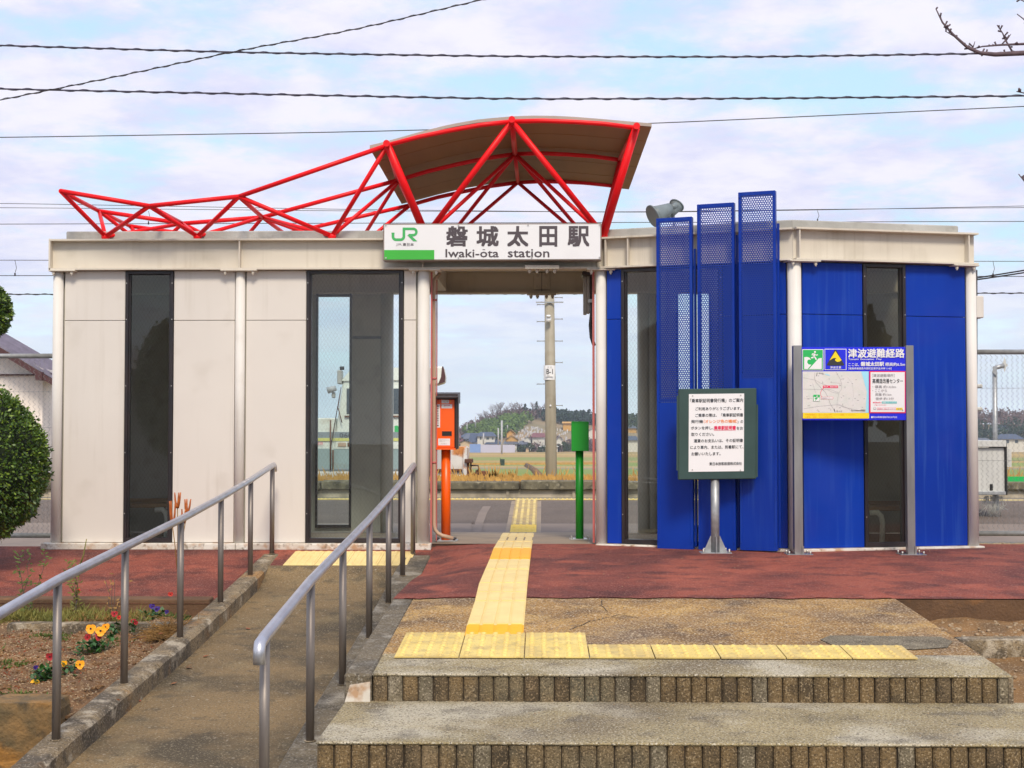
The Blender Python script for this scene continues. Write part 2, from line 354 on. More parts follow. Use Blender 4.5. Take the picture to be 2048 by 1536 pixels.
# ------------------------------------------------------------------ mesh helpers
WL = {}
class MB:
    def __init__(s): s.v = []; s.f = []; s.sm = []
    def add(s, vs, fs, smooth=False):
        o = len(s.v); s.v += [Vector(x) for x in vs]; s.f += [tuple(i + o for i in f) for f in fs]; s.sm += [smooth] * len(fs); return s
    def box(s, x0, x1, y0, y1, z0, z1):
        return s.hexa([(x0, y0, z0), (x1, y0, z0), (x1, y1, z0), (x0, y1, z0), (x0, y0, z1), (x1, y0, z1), (x1, y1, z1), (x0, y1, z1)])
    def hexa(s, c):
        return s.add(c, [(0, 3, 2, 1), (4, 5, 6, 7), (0, 1, 5, 4), (1, 2, 6, 5), (2, 3, 7, 6), (3, 0, 4, 7)])
    def quad(s, a, b, c, d): return s.add([a, b, c, d], [(0, 1, 2, 3)])
    def tube(s, pts, r, n=8, r1=None, caps=True, smooth=True):
        pts = [Vector(p) for p in pts]; m = len(pts); vs = []; fs = []
        prev = None
        for i, p in enumerate(pts):
            if i == 0: t = pts[1] - pts[0]
            elif i == m - 1: t = pts[-1] - pts[-2]
            else: t = (pts[i + 1] - pts[i]).normalized() + (pts[i] - pts[i - 1]).normalized()
            t.normalize()
            if prev is None:
                a = Vector((0, 0, 1)) if abs(t.z) < .9 else Vector((0, 1, 0))
                u = t.cross(a).normalized()
            else: u = (prev - t * prev.dot(t)).normalized()
            prev = u; w = t.cross(u)
            rr = r if r1 is None else r + (r1 - r) * i / (m - 1)
            vs += [p + (u * math.cos(2 * math.pi * k / n) + w * math.sin(2 * math.pi * k / n)) * rr for k in range(n)]
        for i in range(m - 1):
            for k in range(n):
                fs.append((i * n + k, i * n + (k + 1) % n, (i + 1) * n + (k + 1) % n, (i + 1) * n + k))
        s.add(vs, fs, smooth)
        if caps:
            o = len(s.v) - len(vs)
            s.f.append(tuple(o + k for k in reversed(range(n)))); s.sm.append(False)
            s.f.append(tuple(o + (m - 1) * n + k for k in range(n))); s.sm.append(False)
        return s
    def prism(s, poly, axis0, axis1, org, ext):
        """poly of (a,b) in plane org+a*axis0+b*axis1, extruded by vector ext"""
        org = Vector(org); a0 = Vector(axis0); a1 = Vector(axis1); ext = Vector(ext); n = len(poly)
        v = [org + a0 * a + a1 * b for a, b in poly]; v += [p + ext for p in v]
        return s.add(v, [tuple(range(n)), tuple(reversed(range(n, 2 * n)))] + [(i, i + n, (i + 1) % n + n, (i + 1) % n) for i in range(n)])
    def ball(s, c, rx, ry=None, rz=None, n=10, m=6, jit=0, rnd=None):
        ry = ry or rx; rz = rz or rx; c = Vector(c); vs = [c + Vector((0, 0, rz))]; fs = []
        for i in range(1, m):
            th = math.pi * i / m
            for k in range(n):
                ph = 2 * math.pi * k / n; j = 1 + (rnd.uniform(-jit, jit) if rnd else 0)
                vs.append(c + Vector((rx * math.sin(th) * math.cos(ph) * j, ry * math.sin(th) * math.sin(ph) * j, rz * math.cos(th) * j)))
        vs.append(c - Vector((0, 0, rz)))
        for k in range(n): fs.append((0, 1 + k, 1 + (k + 1) % n))
        for i in range(m - 2):
            for k in range(n):
                a = 1 + i * n + k; b = 1 + i * n + (k + 1) % n; fs.append((a, a + n, b + n, b))
        e = len(vs) - 1; q = 1 + (m - 2) * n
        for k in range(n): fs.append((e, q + (k + 1) % n, q + k))
        return s.add(vs, fs, True)
    def build(s, name, mat, parent=None, bevel=0.0, label=None, cat=None, group=None, kind=None, org=None):
        me = bpy.data.meshes.new(name)
        if parent is not None: o0 = WL[parent.name]
        elif org is not None: o0 = Vector(org)
        else:
            lo = [min(v[i] for v in s.v) for i in range(3)]; hi = [max(v[i] for v in s.v) for i in range(3)]
            o0 = Vector(((lo[0] + hi[0]) / 2, (lo[1] + hi[1]) / 2, lo[2]))
        me.from_pydata([tuple(v - o0) for v in s.v], [], s.f)
        me.polygons.foreach_set('use_smooth', s.sm)
        bm = bmesh.new(); bm.from_mesh(me)
        bmesh.ops.recalc_face_normals(bm, faces=bm.faces)
        if bevel:
            ed = [e for e in bm.edges if len(e.link_faces) == 2 and e.calc_face_angle(0) > .6]
            bmesh.ops.bevel(bm, geom=ed, offset=bevel, segments=1, affect='EDGES')
        bm.to_mesh(me); bm.free()
        ml = mat if isinstance(mat, (list, tuple)) else [mat]
        for q in ml: me.materials.append(MAT[q])
        o = bpy.data.objects.new(name, me); col.objects.link(o)
        if parent is not None: o.parent = parent; WL[o.name] = o0
        else: o.location = o0; WL[o.name] = o0
        return tag(o, label, cat, group, kind)
def tag(o, label=None, cat=None, group=None, kind=None):
    if label: o['label'] = label
    if cat: o['category'] = cat
    if group: o['group'] = group
    if kind: o['kind'] = kind
    return o
def thing(name, label, cat, loc, group=None):
    o = bpy.data.objects.new(name, None); o.empty_display_size = .1; col.objects.link(o)
    o.location = loc; WL[o.name] = Vector(loc)
    return tag(o, label, cat, group)
def inst(name, mesh, loc, parent=None, rot=(0, 0, 0), scale=None, **kw):
    o = bpy.data.objects.new(name, mesh); col.objects.link(o)
    if parent is not None: o.parent = parent; o.location = Vector(loc) - WL[parent.name]
    else: o.location = loc
    o.rotation_euler = rot
    if scale: o.scale = scale
    WL[o.name] = Vector(loc)
    return tag(o, **kw)
def mesh_of(mb, name, mat, bevel=0):
    o = mb.build(name, mat, org=(0, 0, 0), bevel=bevel); me = o.data; bpy.data.objects.remove(o); return me

_txt = {}
def text_mesh(body, bold=0.0, res=2):
    k = (body, bold)
    if k in _txt: return _txt[k]
    cu = bpy.data.curves.new('lettering', 'FONT'); cu.body = body; cu.resolution_u = res
    o = bpy.data.objects.new('lettering', cu); col.objects.link(o)
    dg = bpy.context.evaluated_depsgraph_get()
    me = bpy.data.meshes.new_from_object(o.evaluated_get(dg))
    vs = [v.co.copy() for v in me.vertices]; fs = [tuple(p.vertices) for p in me.polygons]
    bpy.data.objects.remove(o); bpy.data.meshes.remove(me)
    _txt[k] = (vs, fs); return vs, fs
def text(body, rect, fn, mat, parent, layer=3, bold=0.0, name='lettering', vertical=False):
    """lettering fitted to the rectangle rect; fn(px, py, layer) gives the point on its surface"""
    vs, fs = text_mesh(body, bold)
    if not vs: return None
    x0 = min(v.x for v in vs); x1 = max(v.x for v in vs); y0 = min(v.y for v in vs); y1 = max(v.y for v in vs)
    mb = MB(); a, b, c, d = rect
    shifts = [(0, 0)] if not bold else [(-bold, -bold), (bold, -bold), (-bold, bold), (bold, bold), (0, 0)]
    for i, (sx, sy) in enumerate(shifts):
        pts = [fn(a + (v.x + sx - x0) / (x1 - x0) * (c - a), d - (v.y + sy - y0) / (y1 - y0) * (d - b), layer + i * .12) for v in vs]
        mb.add(pts, fs)
    return mb.build(name, mat, parent)
def flat(poly, fn, layer, mat, parent, name='print'):
    mb = MB(); mb.add([fn(x, y, layer) for x, y in poly], [tuple(range(len(poly)))]); return mb.build(name, mat, parent)
def rect(x0, y0, x1, y1, fn, layer, mat, parent, name='print'):
    return flat([(x0, y1), (x1, y1), (x1, y0), (x0, y0)], fn, layer, mat, parent, name)
def stroke(pts, w, fn, layer, mat, parent, name='print'):
    mb = MB()
    L = []; Rr = []
    for i, p in enumerate(pts):
        a = Vector(pts[max(0, i - 1)]); b = Vector(pts[min(len(pts) - 1, i + 1)]); t = (b - a)
        t = t.normalized() if t.length else Vector((1, 0)); nn = Vector((-t.y, t.x)) * w / 2
        q = Vector(p); L.append(q + nn); Rr.append(q - nn)
    for i in range(len(pts) - 1):
        mb.add([fn(L[i].x, L[i].y, layer), fn(Rr[i].x, Rr[i].y, layer), fn(Rr[i + 1].x, Rr[i + 1].y, layer), fn(L[i + 1].x, L[i + 1].y, layer)], [(0, 1, 2, 3)])
    return mb.build(name, mat, parent)
def arc(cx, cy, r, a0, a1, n=8):
    return [(cx + r * math.cos(R(a0 + (a1 - a0) * i / n)), cy - r * math.sin(R(a0 + (a1 - a0) * i / n))) for i in range(n + 1)]

# ================================================================== GROUND
def grid(name, xs, ys, zf, mat, smooth=True, **kw):
    mb = MB(); nx = len(xs)
    vs = [(x, y, zf(x, y)) for y in ys for x in xs]
    fs = [(j * nx + i, j * nx + i + 1, (j + 1) * nx + i + 1, (j + 1) * nx + i) for j in range(len(ys) - 1) for i in range(nx - 1)]
    mb.add(vs, fs, smooth); return mb.build(name, mat, **kw)
def rng(a, b, n): return [a + (b - a) * i / n for i in range(n + 1)]

# the terrain: one sheet from the street in front to the paddy fields and the horizon
def field_material():
    m = MAT['terrain'] = M('terrain', (.36, .25, .09), (.30, .24, .08), s=.03, r=1,
                           stains=[(.012, .45, .6, (.22, .27, .06), .6), (.05, .5, .7, (.44, .30, .12), .5)], stretch=(.25, 1.6, 1))
    nt = m.node_tree; n = nt.nodes; l = nt.links
    b = n['Principled BSDF']; src = b.inputs['Base Color'].links[0].from_socket
    g = n.new('ShaderNodeNewGeometry'); s = n.new('ShaderNodeSeparateXYZ'); l.new(g.outputs['Position'], s.inputs[0])
    no = n.new('ShaderNodeTexNoise'); no.inputs['Scale'].default_value = .03
    mp = n.new('ShaderNodeMapping'); mp.inputs['Scale'].default_value = (1, .1, 1); l.new(g.outputs['Position'], mp.inputs[0]); l.new(mp.outputs[0], no.inputs['Vector'])
    ad = n.new('ShaderNodeMath'); ad.operation = 'MULTIPLY_ADD'; l.new(no.outputs[0], ad.inputs[0]); ad.inputs[1].default_value = 16; l.new(s.outputs[1], ad.inputs[2])
    r = n.new('ShaderNodeMapRange'); r.inputs['From Max'].default_value = 500; l.new(ad.outputs[0], r.inputs[0])
    cr = n.new('ShaderNodeValToRGB'); e = cr.color_ramp; e.interpolation = 'CONSTANT'
    stops = [(0, (.11, .105, .10)), (.07, (.34, .24, .09)), (.30, (.20, .36, .030)), (.365, (.13, .26, .025)), (.455, (.23, .21, .14)), (.475, (.42, .30, .12)), (.50, (.19, .29, .035)),
             (.56, (.44, .27, .07)), (.60, (.20, .26, .04)), (.68, (.40, .26, .07)), (.74, (.52, .32, .10)), (.80, (.38, .25, .09)), (.9, (.30, .24, .09))]
    while len(e.elements) < len(stops): e.elements.new(.5)
    for q, (p, c) in zip(e.elements, stops): q.position = p; q.color = (*c, 1)
    l.new(r.outputs[0], cr.inputs[0])
    mx = n.new('ShaderNodeMixRGB'); mx.inputs[0].default_value = .35; l.new(cr.outputs[0], mx.inputs[1]); l.new(src, mx.inputs[2])
    near = n.new('ShaderNodeMath'); near.operation = 'LESS_THAN'; l.new(s.outputs[1], near.inputs[0]); near.inputs[1].default_value = 21.0
    m2 = n.new('ShaderNodeMixRGB'); l.new(near.outputs[0], m2.inputs[0]); l.new(mx.outputs[0], m2.inputs[1]); m2.inputs[2].default_value = (.10, .098, .092, 1)
    l.new(m2.outputs[0], b.inputs['Base Color'])
field_material()
def terr(x, y):
    return interp([(20.2, -.75), (20.6, -1.15), (31, -1.15), (36, -1.3), (48, -4.6), (460, -4.6), (900, -4.0), (9000, -3.0)], y)
ys_t = [-200, -60, -20, 0, 6, 12, 20.2, 20.6, 27, 31, 36, 42, 48, 80, 120, 170, 230, 300, 400, 460, 600, 900, 2000, 6000]
grid('ground', [-3000, -600, -200, -80, -30, 0, 30, 80, 200, 600, 3000], ys_t, terr, 'terrain', kind='structure')

# curb / ramp profile
KZ = [(5.0, -.575), (5.28, -.55), (6.33, -.452), (7.36, -.385), (8.5, -.311), (9.57, -.229), (10.55, -.143), (11.4, -.055)]
def kz(y): return interp(KZ, y) if y >= 5 else -.575 + (y - 5) * .09
def zcen(y): return interp([(6.3, -.150), (8.36, -.052), (9, -.035), (11.7, 0)], y)
def zside(y): return interp([(6.3, -.150), (8.36, -.060), (9.57, -.075), (10.4, -.115), (11.0, -.075), (11.7, -.02)], y)
def zleft(y): return interp([(9.57, -.236), (10.3, -.178), (10.55, -.152), (11.0, -.108), (11.75, -.03)], y)
def apron(x, y):
    t = min(1, max(0, (x + .9) / .55)); t = t * t * (3 - 2 * t)
    return zside(y) + (zcen(y) - zside(y)) * t
RXE = 2.06
# red asphalt apron: right of the ramp, left of the ramp, top of the ramp, far right
grid('red_pavement', rng(-.865, .5, 14) + rng(.8, 12, 14), rng(8.36, 11.80, 26), apron, 'red_asphalt', kind='structure')
xs_l = [-30, -12, -6] + rng(-4.5, -2.225, 8)
grid('red_pavement', xs_l, rng(9.57, 11.80, 12), lambda x, y: zleft(y), 'red_asphalt', kind='structure')
grid('red_pavement', rng(-2.225, -.865, 6), rng(10.93, 11.80, 6), lambda x, y: zleft(y) + .0 , 'red_asphalt', kind='structure')
# wavy worn front edge of the red coat over the tan slab
mb = MB(); e = []
for i in range(61):
    x = -.80 + i * (2.84 / 60); e.append((x, 8.40 - .035 - .02 * math.sin(i * .7) - random.uniform(0, .03)))
vs = []
for x, y in e: vs += [(x, y, apron(x, y) + .004), (x, 8.62, apron(x, 8.62) + .004)]
mb.add(vs, [(2 * i, 2 * i + 2, 2 * i + 3, 2 * i + 1) for i in range(60)])
mb.build('red_pavement_edge', 'red_asphalt', kind='structure')
# tan washed slab of the landing (three bays of it reach to the top nosing)
grid('landing_pavement', rng(-.745, RXE, 16), rng(6.72, 8.40, 14), lambda x, y: apron(x, y) - .0015, 'tan_slab', kind='structure')
def crack(pts, w=.006):
    mb = MB(); pts = [(x + random.uniform(-.006, .006), y + random.uniform(-.012, .012)) for (x0, y0), (x1, y1) in zip(pts, pts[1:]) for x, y in [(x0 + (x1 - x0) * t / 6, y0 + (y1 - y0) * t / 6) for t in range(7)]]
    for (a, b), (c, d) in zip(pts, pts[1:]):
        mb.quad((a - w / 2, b, apron(a, b) + .0018), (a + w / 2, b, apron(a, b) + .0018), (c + w / 2, d, apron(c, d) + .0018), (c - w / 2, d, apron(c, d) + .0018))
    mb.build('pavement_crack', 'joint_dark', kind='structure')
crack([(.15, 7.35), (.26, 7.6), (.33, 7.68), (.47, 7.85)]); crack([(.37, 7.9), (.34, 8.1), (.36, 8.3)], .004)
crack([(-.2, 8.62), (.4, 8.66), (1.2, 8.6)], .012)
g_ = MB(); pa = [(1640, 1275), (1660, 1269), (1880, 1271), (1905, 1278), (1895, 1287), (1830, 1290), (1700, 1287), (1668, 1284)]
g_.add([(G(x, y, -.10).x, G(x, y, -.10).y, apron(0, G(x, y, -.10).y) + .0025) for x, y in pa], [tuple(range(len(pa)))]); g_.build('mortar_patch', 'step_rib_pale', kind='structure')

# ---- steps
NOSE0, NOSE1 = 6.30, 5.48
def step(xl, xr, yf, yb, ztop, rise, n, bodyname, label):
    t = tag(bpy.data.objects.new('concrete_step', None), label, 'step', None, None); col.objects.link(t)
    t['kind'] = 'structure'; del t['category']; del t['label']
    t.location = ((xl + xr) / 2, yf, ztop - rise); WL[t.name] = Vector(t.location)
    zb = -.150 + .048 * (yb - 6.3) if ztop > -.2 else ztop
    m = MB(); m.hexa([(xl, yf, ztop - .012), (xr, yf, ztop - .012), (xr, yb, zb - .03), (xl, yb, zb - .03),
                      (xl, yf, ztop), (xr, yf, ztop), (xr, yb, zb), (xl, yb, zb)])
    m.build('tread', 'step_top', t, bevel=.005)
    m = MB(); m.box(xl + .02, xr - .004, yf + .020, yb, ztop - rise - .02, ztop - .014); m.build('riser_core', 'joint_dark', t)
    w = (xr - xl) / n; z0 = ztop - rise
    for k in range(n):
        j = random.uniform(-.002, .002); g2 = w * random.uniform(.045, .08)
        m = MB(); a = xl + k * w + g2; b = xl + (k + 1) * w - g2 * .25; yy = yf + .002 + random.uniform(0, .006)
        c = .0075
        m.prism([(a, yy + c), (a + c, yy), (b - c, yy), (b, yy + c), (b, yf + .03), (a, yf + .03)], (1, 0, 0), (0, 1, 0), (0, 0, z0 + random.uniform(-.004, .003)), (0, 0, rise - .0125))
        m.build('rib', random.choice(['step_rib'] * 6 + ['step_rib_dark'] * 2 + ['step_rib_pale']), t)
    return t
step(-.743, RXE, NOSE0, 6.74, -.150, .122, 42, 'top', 'x')
step(-.862, RXE + .30, NOSE1, NOSE0 + .03, -.272, .122, 48, 'mid', 'x')
m = MB(); m.box(-.9, RXE + .7, 4.6, NOSE1 + .04, -.75, -.394); m.build('concrete_step', 'step_top', kind='structure', bevel=.006)
# side block of the landing along the ramp, whitewashed at its lower end
m = MB(); m.hexa([(-.865, 6.30, -.50), (-.745, 6.30, -.50), (-.745, 8.42, -.40), (-.865, 8.42, -.40), (-.865, 6.30, -.152), (-.745, 6.30, -.152), (-.745, 8.42, apron(-.8, 8.42)), (-.865, 8.42, apron(-.8, 8.42))])
m.build('landing_edge', 'dark_curb', kind='structure', bevel=.008)
m = MB(); m.hexa([(-.862, 6.292, -.275), (-.75, 6.292, -.275), (-.75, 6.30, -.275), (-.862, 6.30, -.275), (-.84, 6.292, -.20), (-.75, 6.292, -.185), (-.75, 6.30, -.185), (-.84, 6.30, -.20)]); m.build('whitewash_patch', 'sill', kind='structure')
# retained body beneath apron on the right side
m = MB(); m.hexa([(RXE - .02, 6.30, -.9), (RXE + .001, 6.30, -.9), (RXE + .001, 8.4, -.9), (RXE - .02, 8.4, -.9), (RXE - .02, 6.30, -.156), (RXE + .001, 6.30, -.156), (RXE + .001, 8.4, -.056), (RXE - .02, 8.4, -.056)])
m.build('landing_side', 'old_concrete', kind='structure')
m = MB(); m.box(RXE - .03, 12, 8.365, 8.50, -.9, -.056); m.build('brown_retaining_face', 'brown_wall', kind='structure', bevel=.006)
m = MB(); m.hexa([(-30, 9.575, -.9), (-2.225, 9.575, -.9), (-2.225, 9.7, -.9), (-30, 9.7, -.9), (-30, 9.575, -.209), (-2.225, 9.575, -.209), (-2.225, 9.7, -.20), (-30, 9.7, -.20)])
m.build('brown_retaining_face', 'brown_wall', kind='structure', bevel=.006)

# ---- ramp with its two curbs
def zramp(x, y): return kz(y) - .105 if y < 10.6 else interp([(10.6, kz(10.6) - .105), (10.95, -.104)], y)
grid('ramp', rng(-2.10, -1.06, 10), rng(3.5, 10.945, 36), lambda x, y: zramp(x, y) , 'ramp', kind='structure')
def curb(name, x0, x1, y0, y1, ch, mat, seglen):
    t = bpy.data.objects.new(name, None); col.objects.link(t); t['kind'] = 'structure'
    t.location = ((x0 + x1) / 2, (y0 + y1) / 2, -.6); WL[t.name] = Vector(t.location)
    n = max(1, round((y1 - y0) / seglen)); L = (y1 - y0) / n
    for i in range(n):
        ya = y0 + i * L + .0025; yb = y0 + (i + 1) * L - .0025; m = MB(); vs = []
        K = 3
        for k in range(K + 1):
            y = ya + (yb - ya) * k / K; z = kz(y); j = random.uniform(-.004, .004)
            vs += [(x0, y, z - .4), (x0, y, z - .012), (x0 + .012, y, z + j * .4), (x1 - ch + j, y, z + j * .4), (x1, y, z - ch * .8 + j), (x1, y, z - .4)]
        fs = [(k * 6 + a, k * 6 + (a + 1) % 6, (k + 1) * 6 + (a + 1) % 6, (k + 1) * 6 + a) for k in range(K) for a in range(6)]
        fs += [tuple(range(6)), tuple(reversed(range(K * 6, K * 6 + 6)))]
        m.add(vs, fs); m.build('curb_stone', mat, t)
    return t
curb('ramp_curb', -2.225, -2.085, 3.6, 11.42, .022, 'old_concrete', .6)
curb('ramp_curb', -1.10, -.868, 3.6, 11.36, .02, 'dark_curb', 1.2)
# worn pale edge of mortar between curb and treads
m = MB()
for i in range(26):
    y = 4.4 + i * .075; x = -.872 + random.uniform(-.008, .006); z = kz(y)
    m.box(x - .030 + random.uniform(0, .012), x + .008, y, y + .074, z - .02, z + .010 + random.uniform(0, .010))
m.build('mortar_ridge', 'sill', kind='stuff', label='worn pale mortar ridge between ramp curb and step ends', cat='mortar')

# ---- passage floor and platform
grid('passage_floor', rng(-4.05, 3.6, 4), [11.77, 12.3, 13.86], lambda x, y: interp([(11.7, .0), (12.3, .0), (13.86, -.05)], y), 'passage_floor', kind='structure')
m = MB(); m.box(-4.05, 3.6, 13.855, 13.87, -.9, -.05); m.box(-4.05, 3.6, 11.80, 11.81, -.9, -.004); m.build('passage_floor_edge', 'passage_floor', kind='structure')
def zpl(x, y): return interp([(11.8, -.06), (12.6, -.12), (13.9, -.22), (16.1, -.205), (19.4, -.0), (20.05, .0)], y)
gx = [-45, -20, -10, -4.2, -2, 0, 2, 3.7, 10, 20, 45]
grid('platform', gx, [13.88, 14.6, 16.1, 16.9], zpl, 'platform_smooth', kind='structure')
grid('platform', gx, [16.9, 18, 19.32], zpl, 'platform_asphalt', kind='structure')
grid('platform', gx, [19.32, 19.4, 20.06], zpl, 'platform_smooth', kind='structure')
grid('platform', [-45, -20, -10, -4.07], [11.8, 12.6, 13.2, 13.88], zpl, 'platform_smooth', kind='structure')
grid('platform', [3.62, 10, 20, 45], [12.9, 13.4, 13.88], zpl, 'platform_smooth', kind='structure')
m = MB()
ap = [(1066, 948, 966), (1058, 945, 967), (1047, 943, 966), (1038, 944, 962), (1030, 946, 963), (1020, 950, 967), (1012, 957, 974), (1006, 966, 982)]
def onp(px, py):
    z = -.15
    for _ in range(12): q = G(px, py, z); z = zpl(0, q.y)
    return Vector((q.x, q.y, z + .004))
m.v = [onp(x_, a_) for a_, b_, c_ in ap for x_ in (b_, c_)]
m.f = [(2 * k, 2 * k + 1, 2 * k + 3, 2 * k + 2) for k in range(len(ap) - 1)]; m.sm = [False] * (len(ap) - 1)
m.build('asphalt_patch', 'platform_smooth', kind='structure')
m = MB(); m.box(-45, 45, 20.05, 20.35, -.16, -.003); m.box(-45, 45, 20.12, 20.35, -1.3, -.165); m.build('platform_edge', 'coping', kind='structure')
# yellow line and tactile tiles on the platform
def tile_mesh(L, W, kind):
    m = MB(); m.box(-W / 2, W / 2, 0, L, 0, .006)
    if kind == 'bars': m = MB()
    if kind in ('bar', 'bars'):
        for k in range(4):
            x = -W / 2 + W * (k + .5) / 4; m.hexa([(x - .017, .008, .006), (x + .017, .008, .006), (x + .017, L - .008, .006), (x - .017, L - .008, .006), (x - .011, .016, .012), (x + .011, .016, .012), (x + .011, L - .016, .012), (x - .011, L - .016, .012)])
    elif kind == 'dot':
        for i in range(5):
            for j in range(5):
                x = -W / 2 + W * (i + .5) / 5; y = L * (j + .5) / 5; vs = []
                for r_, z in ((.014, .006), (.012, .011), (.006, .0135)):
                    vs += [(x + r_ * math.cos(a * math.pi / 4), y + r_ * math.sin(a * math.pi / 4), z) for a in range(8)]
                m.add(vs, [(q * 8 + a, q * 8 + (a + 1) % 8, q * 8 + 8 + (a + 1) % 8, q * 8 + 8 + a) for q in range(2) for a in range(8)] + [tuple(range(16, 24))], True)
    return m
def strip_parent(name, loc):
    t = bpy.data.objects.new(name, None); col.objects.link(t); t['kind'] = 'structure'; t.location = loc; WL[t.name] = Vector(loc); return t
def lay(parent, me, x, y0, L, W, zf, mesh_fn, nm='tactile_tile', rotz=0):
    z0, z1 = zf(x, y0), zf(x, y0 + L)
    o = inst(nm, me, (x, y0, z0 + .005), parent, rot=(math.atan2(z1 - z0, L), 0, rotz)); return o

tp = strip_parent('platform_tactile_line', (0, 19.5, 0))
dotY = mesh_of(tile_mesh(.30, .30, 'dot'), 'tactile_tile', 'tile_yellow')
for k in range(-15, 17):
    lay(tp, dotY, .0 + k * .303, 19.42, .3, .3, zpl, None)
m = MB(); m.quad((-45, 19.42, zpl(0, 19.42) + .004), (-4.75, 19.42, zpl(0, 19.42) + .004), (-4.75, 19.72, .004), (-45, 19.72, .004))
m.quad((5.1, 19.42, zpl(0, 19.42) + .004), (45, 19.42, zpl(0, 19.42) + .004), (45, 19.72, .004), (5.1, 19.72, .004)); m.build('tactile_line_beyond', 'tile_yellow', tp)
# strip across platform
tq = strip_parent('platform_tactile_path', (-.1, 17, -.2))
barW = mesh_of(tile_mesh(.296, .296, 'bars'), 'tactile_tile', 'tile_yellow'); barB = mesh_of(tile_mesh(.296, .296, 'bar'), 'tactile_tile', 'tile_bright')
pw = mesh_of(tile_mesh(.296, .296, 'flat'), 'tactile_tile', 'tile_worn')
y = 15.2; k = 0
xa, xb = G(1046, 1067, -.21), P(1053, 1002, 19.4)
while y < 19.3:
    t = (y - 15.2) / 4.2; x = xa.x + (xb.x - xa.x) * (y - xa.y) / (xb.y - xa.y)
    if k >= 5: lay(tq, pw, x, y, .296, .296, zpl, None)
    lay(tq, barB if k < 5 else barW, x, y, .296, .296, zpl, None, 'tactile_tile' if k < 5 else 'tile_bars'); y += .302; k += 1
m = MB(); ysb = [15.2, 16.1, 16.9, 18, 19.32]
def bedx(y): return xa.x + (xb.x - xa.x) * (y - xa.y) / (xb.y - xa.y)
for a_, b_ in zip(ysb, ysb[1:]): m.quad((bedx(a_) - .20, a_, zpl(0, a_) + .002), (bedx(a_) + .20, a_, zpl(0, a_) + .002), (bedx(b_) + .20, b_, zpl(0, b_) + .002), (bedx(b_) - .20, b_, zpl(0, b_) + .002))
m.build('mortar_bed', 'passage_floor', tq)

# main tactile path: through the passage and over the apron, tiles of the photographed lengths
tm = strip_parent('tactile_path', (-.3, 9, 0))
segs = [(1273, 1252.5, 'o'), (1252, 1205.5, 'p'), (1205, 1187.5, 'p'), (1187, 1169.3, 'p'), (1169, 1141.5, 'p'), (1141, 1120.4, 'p'), (1120, 1098.4, 'o'), (1098, 1086, 'p'), (1086, 1067.6, 'p')]
Lx = [(1068, 1005), (1098, 987), (1120, 979), (1169, 958), (1205, 949.5), (1253, 933.5), (1273, 929.5)]
Rx = [(1068, 1068), (1098, 1063), (1120, 1060.5), (1169, 1055), (1205, 1052), (1253, 1048), (1273, 1046.5)]
def zc_path(y): return interp([(6.3, -.150), (8.36, -.052), (9, -.035), (11.7, .003), (12.3, 0), (13.86, -.05)], y)
def on_ground(px, py):
    z = -.05
    for _ in range(12): p = G(px, py, z); z = zc_path(p.y)
    return G(px, py, z)
for i, (ya, yb, kd) in enumerate(segs):
    a = on_ground(interp(Lx, ya), ya); b = on_ground(interp(Rx, ya), ya); c = on_ground(interp(Rx, yb), yb); d = on_ground(interp(Lx, yb), yb)
    m = MB(); h = .006
    up = lambda p, q: (p.x, p.y, p.z + q)
    m.hexa([up(a, .0), up(b, .0), up(c, .0), up(d, .0), up(a, h), up(b, h), up(c, h), up(d, h)])
    for k in range(4):
        t0, t1 = (k + .10) / 4, (k + .90) / 4
        A = a.lerp(b, t0).lerp(d.lerp(c, t0), .03); B = a.lerp(b, t1).lerp(d.lerp(c, t1), .03); C = a.lerp(b, t1).lerp(d.lerp(c, t1), .97); D = a.lerp(b, t0).lerp(d.lerp(c, t0), .97)
        m.hexa([up(A, h), up(B, h), up(C, h), up(D, h), up(A, h + .006), up(B, h + .006), up(C, h + .006), up(D, h + .006)])
    m.build('tactile_tile', 'tile_orange' if kd == 'o' else 'tile_pale', tm)
# warning tiles at the top step: two rows of three, then one row of five
tw = strip_parent('tactile_steps_warning', (0, 6.8, -.13))
W0 = (1317.6 - 868); z_ = -.128; dotT = mesh_of(tile_mesh(.296, .296, 'dot'), 'tactile_tile', 'tile_yellow')
s0 = on_ground(788, 1317.6)
for k in range(8):
    lay(tw, dotT, s0.x + .15 + k * .3015, s0.y, .3, .3, apron, None)
    if k < 3: lay(tw, dotT, s0.x + .15 + k * .3015, s0.y + .302, .3, .3, apron, None)
# tiles at the head of the ramp
th = strip_parent('tactile_ramp_warning', (-1.55, 11, -.1))
barP = mesh_of(tile_mesh(.30, .24, 'bar'), 'tactile_tile', 'tile_pale')
for k in range(4):
    for r_ in range(2): lay(th, barP, -1.98 + .12 + k * .243, 10.95 + r_ * .27, .26, .24, lambda x, y: zleft(y), None)

# opposite platform
oz = P(1000, 963, 27).z
m = MB()
t = strip_parent('opposite_platform', (0, 28, -1))
x = -30
while x < 34:
    w = random.uniform(1.7, 2.3); m = MB(); m.box(x + .01, x + w - .01, 27 + random.uniform(0, .03), 27.55, oz - .16, oz + random.uniform(-.012, .012)); m.build('coping_stone', 'coping', t, bevel=.02); x += w
m = MB(); m.box(-30, 34, 27.12, 27.5, -1.25, oz - .163); m.build('platform_wall', 'platform_face', t)
x = -29.4
while x < 33:
    m = MB(); m.box(x, x + .05, 27.085, 27.13, -1.25, oz - .17); m.build('pilaster', 'platform_face', t); x += 1.25
m = MB(); m.box(-30, 34, 27.55, 30.2, -1.2, oz - .03); m.build('platform_fill', 'soil', t)

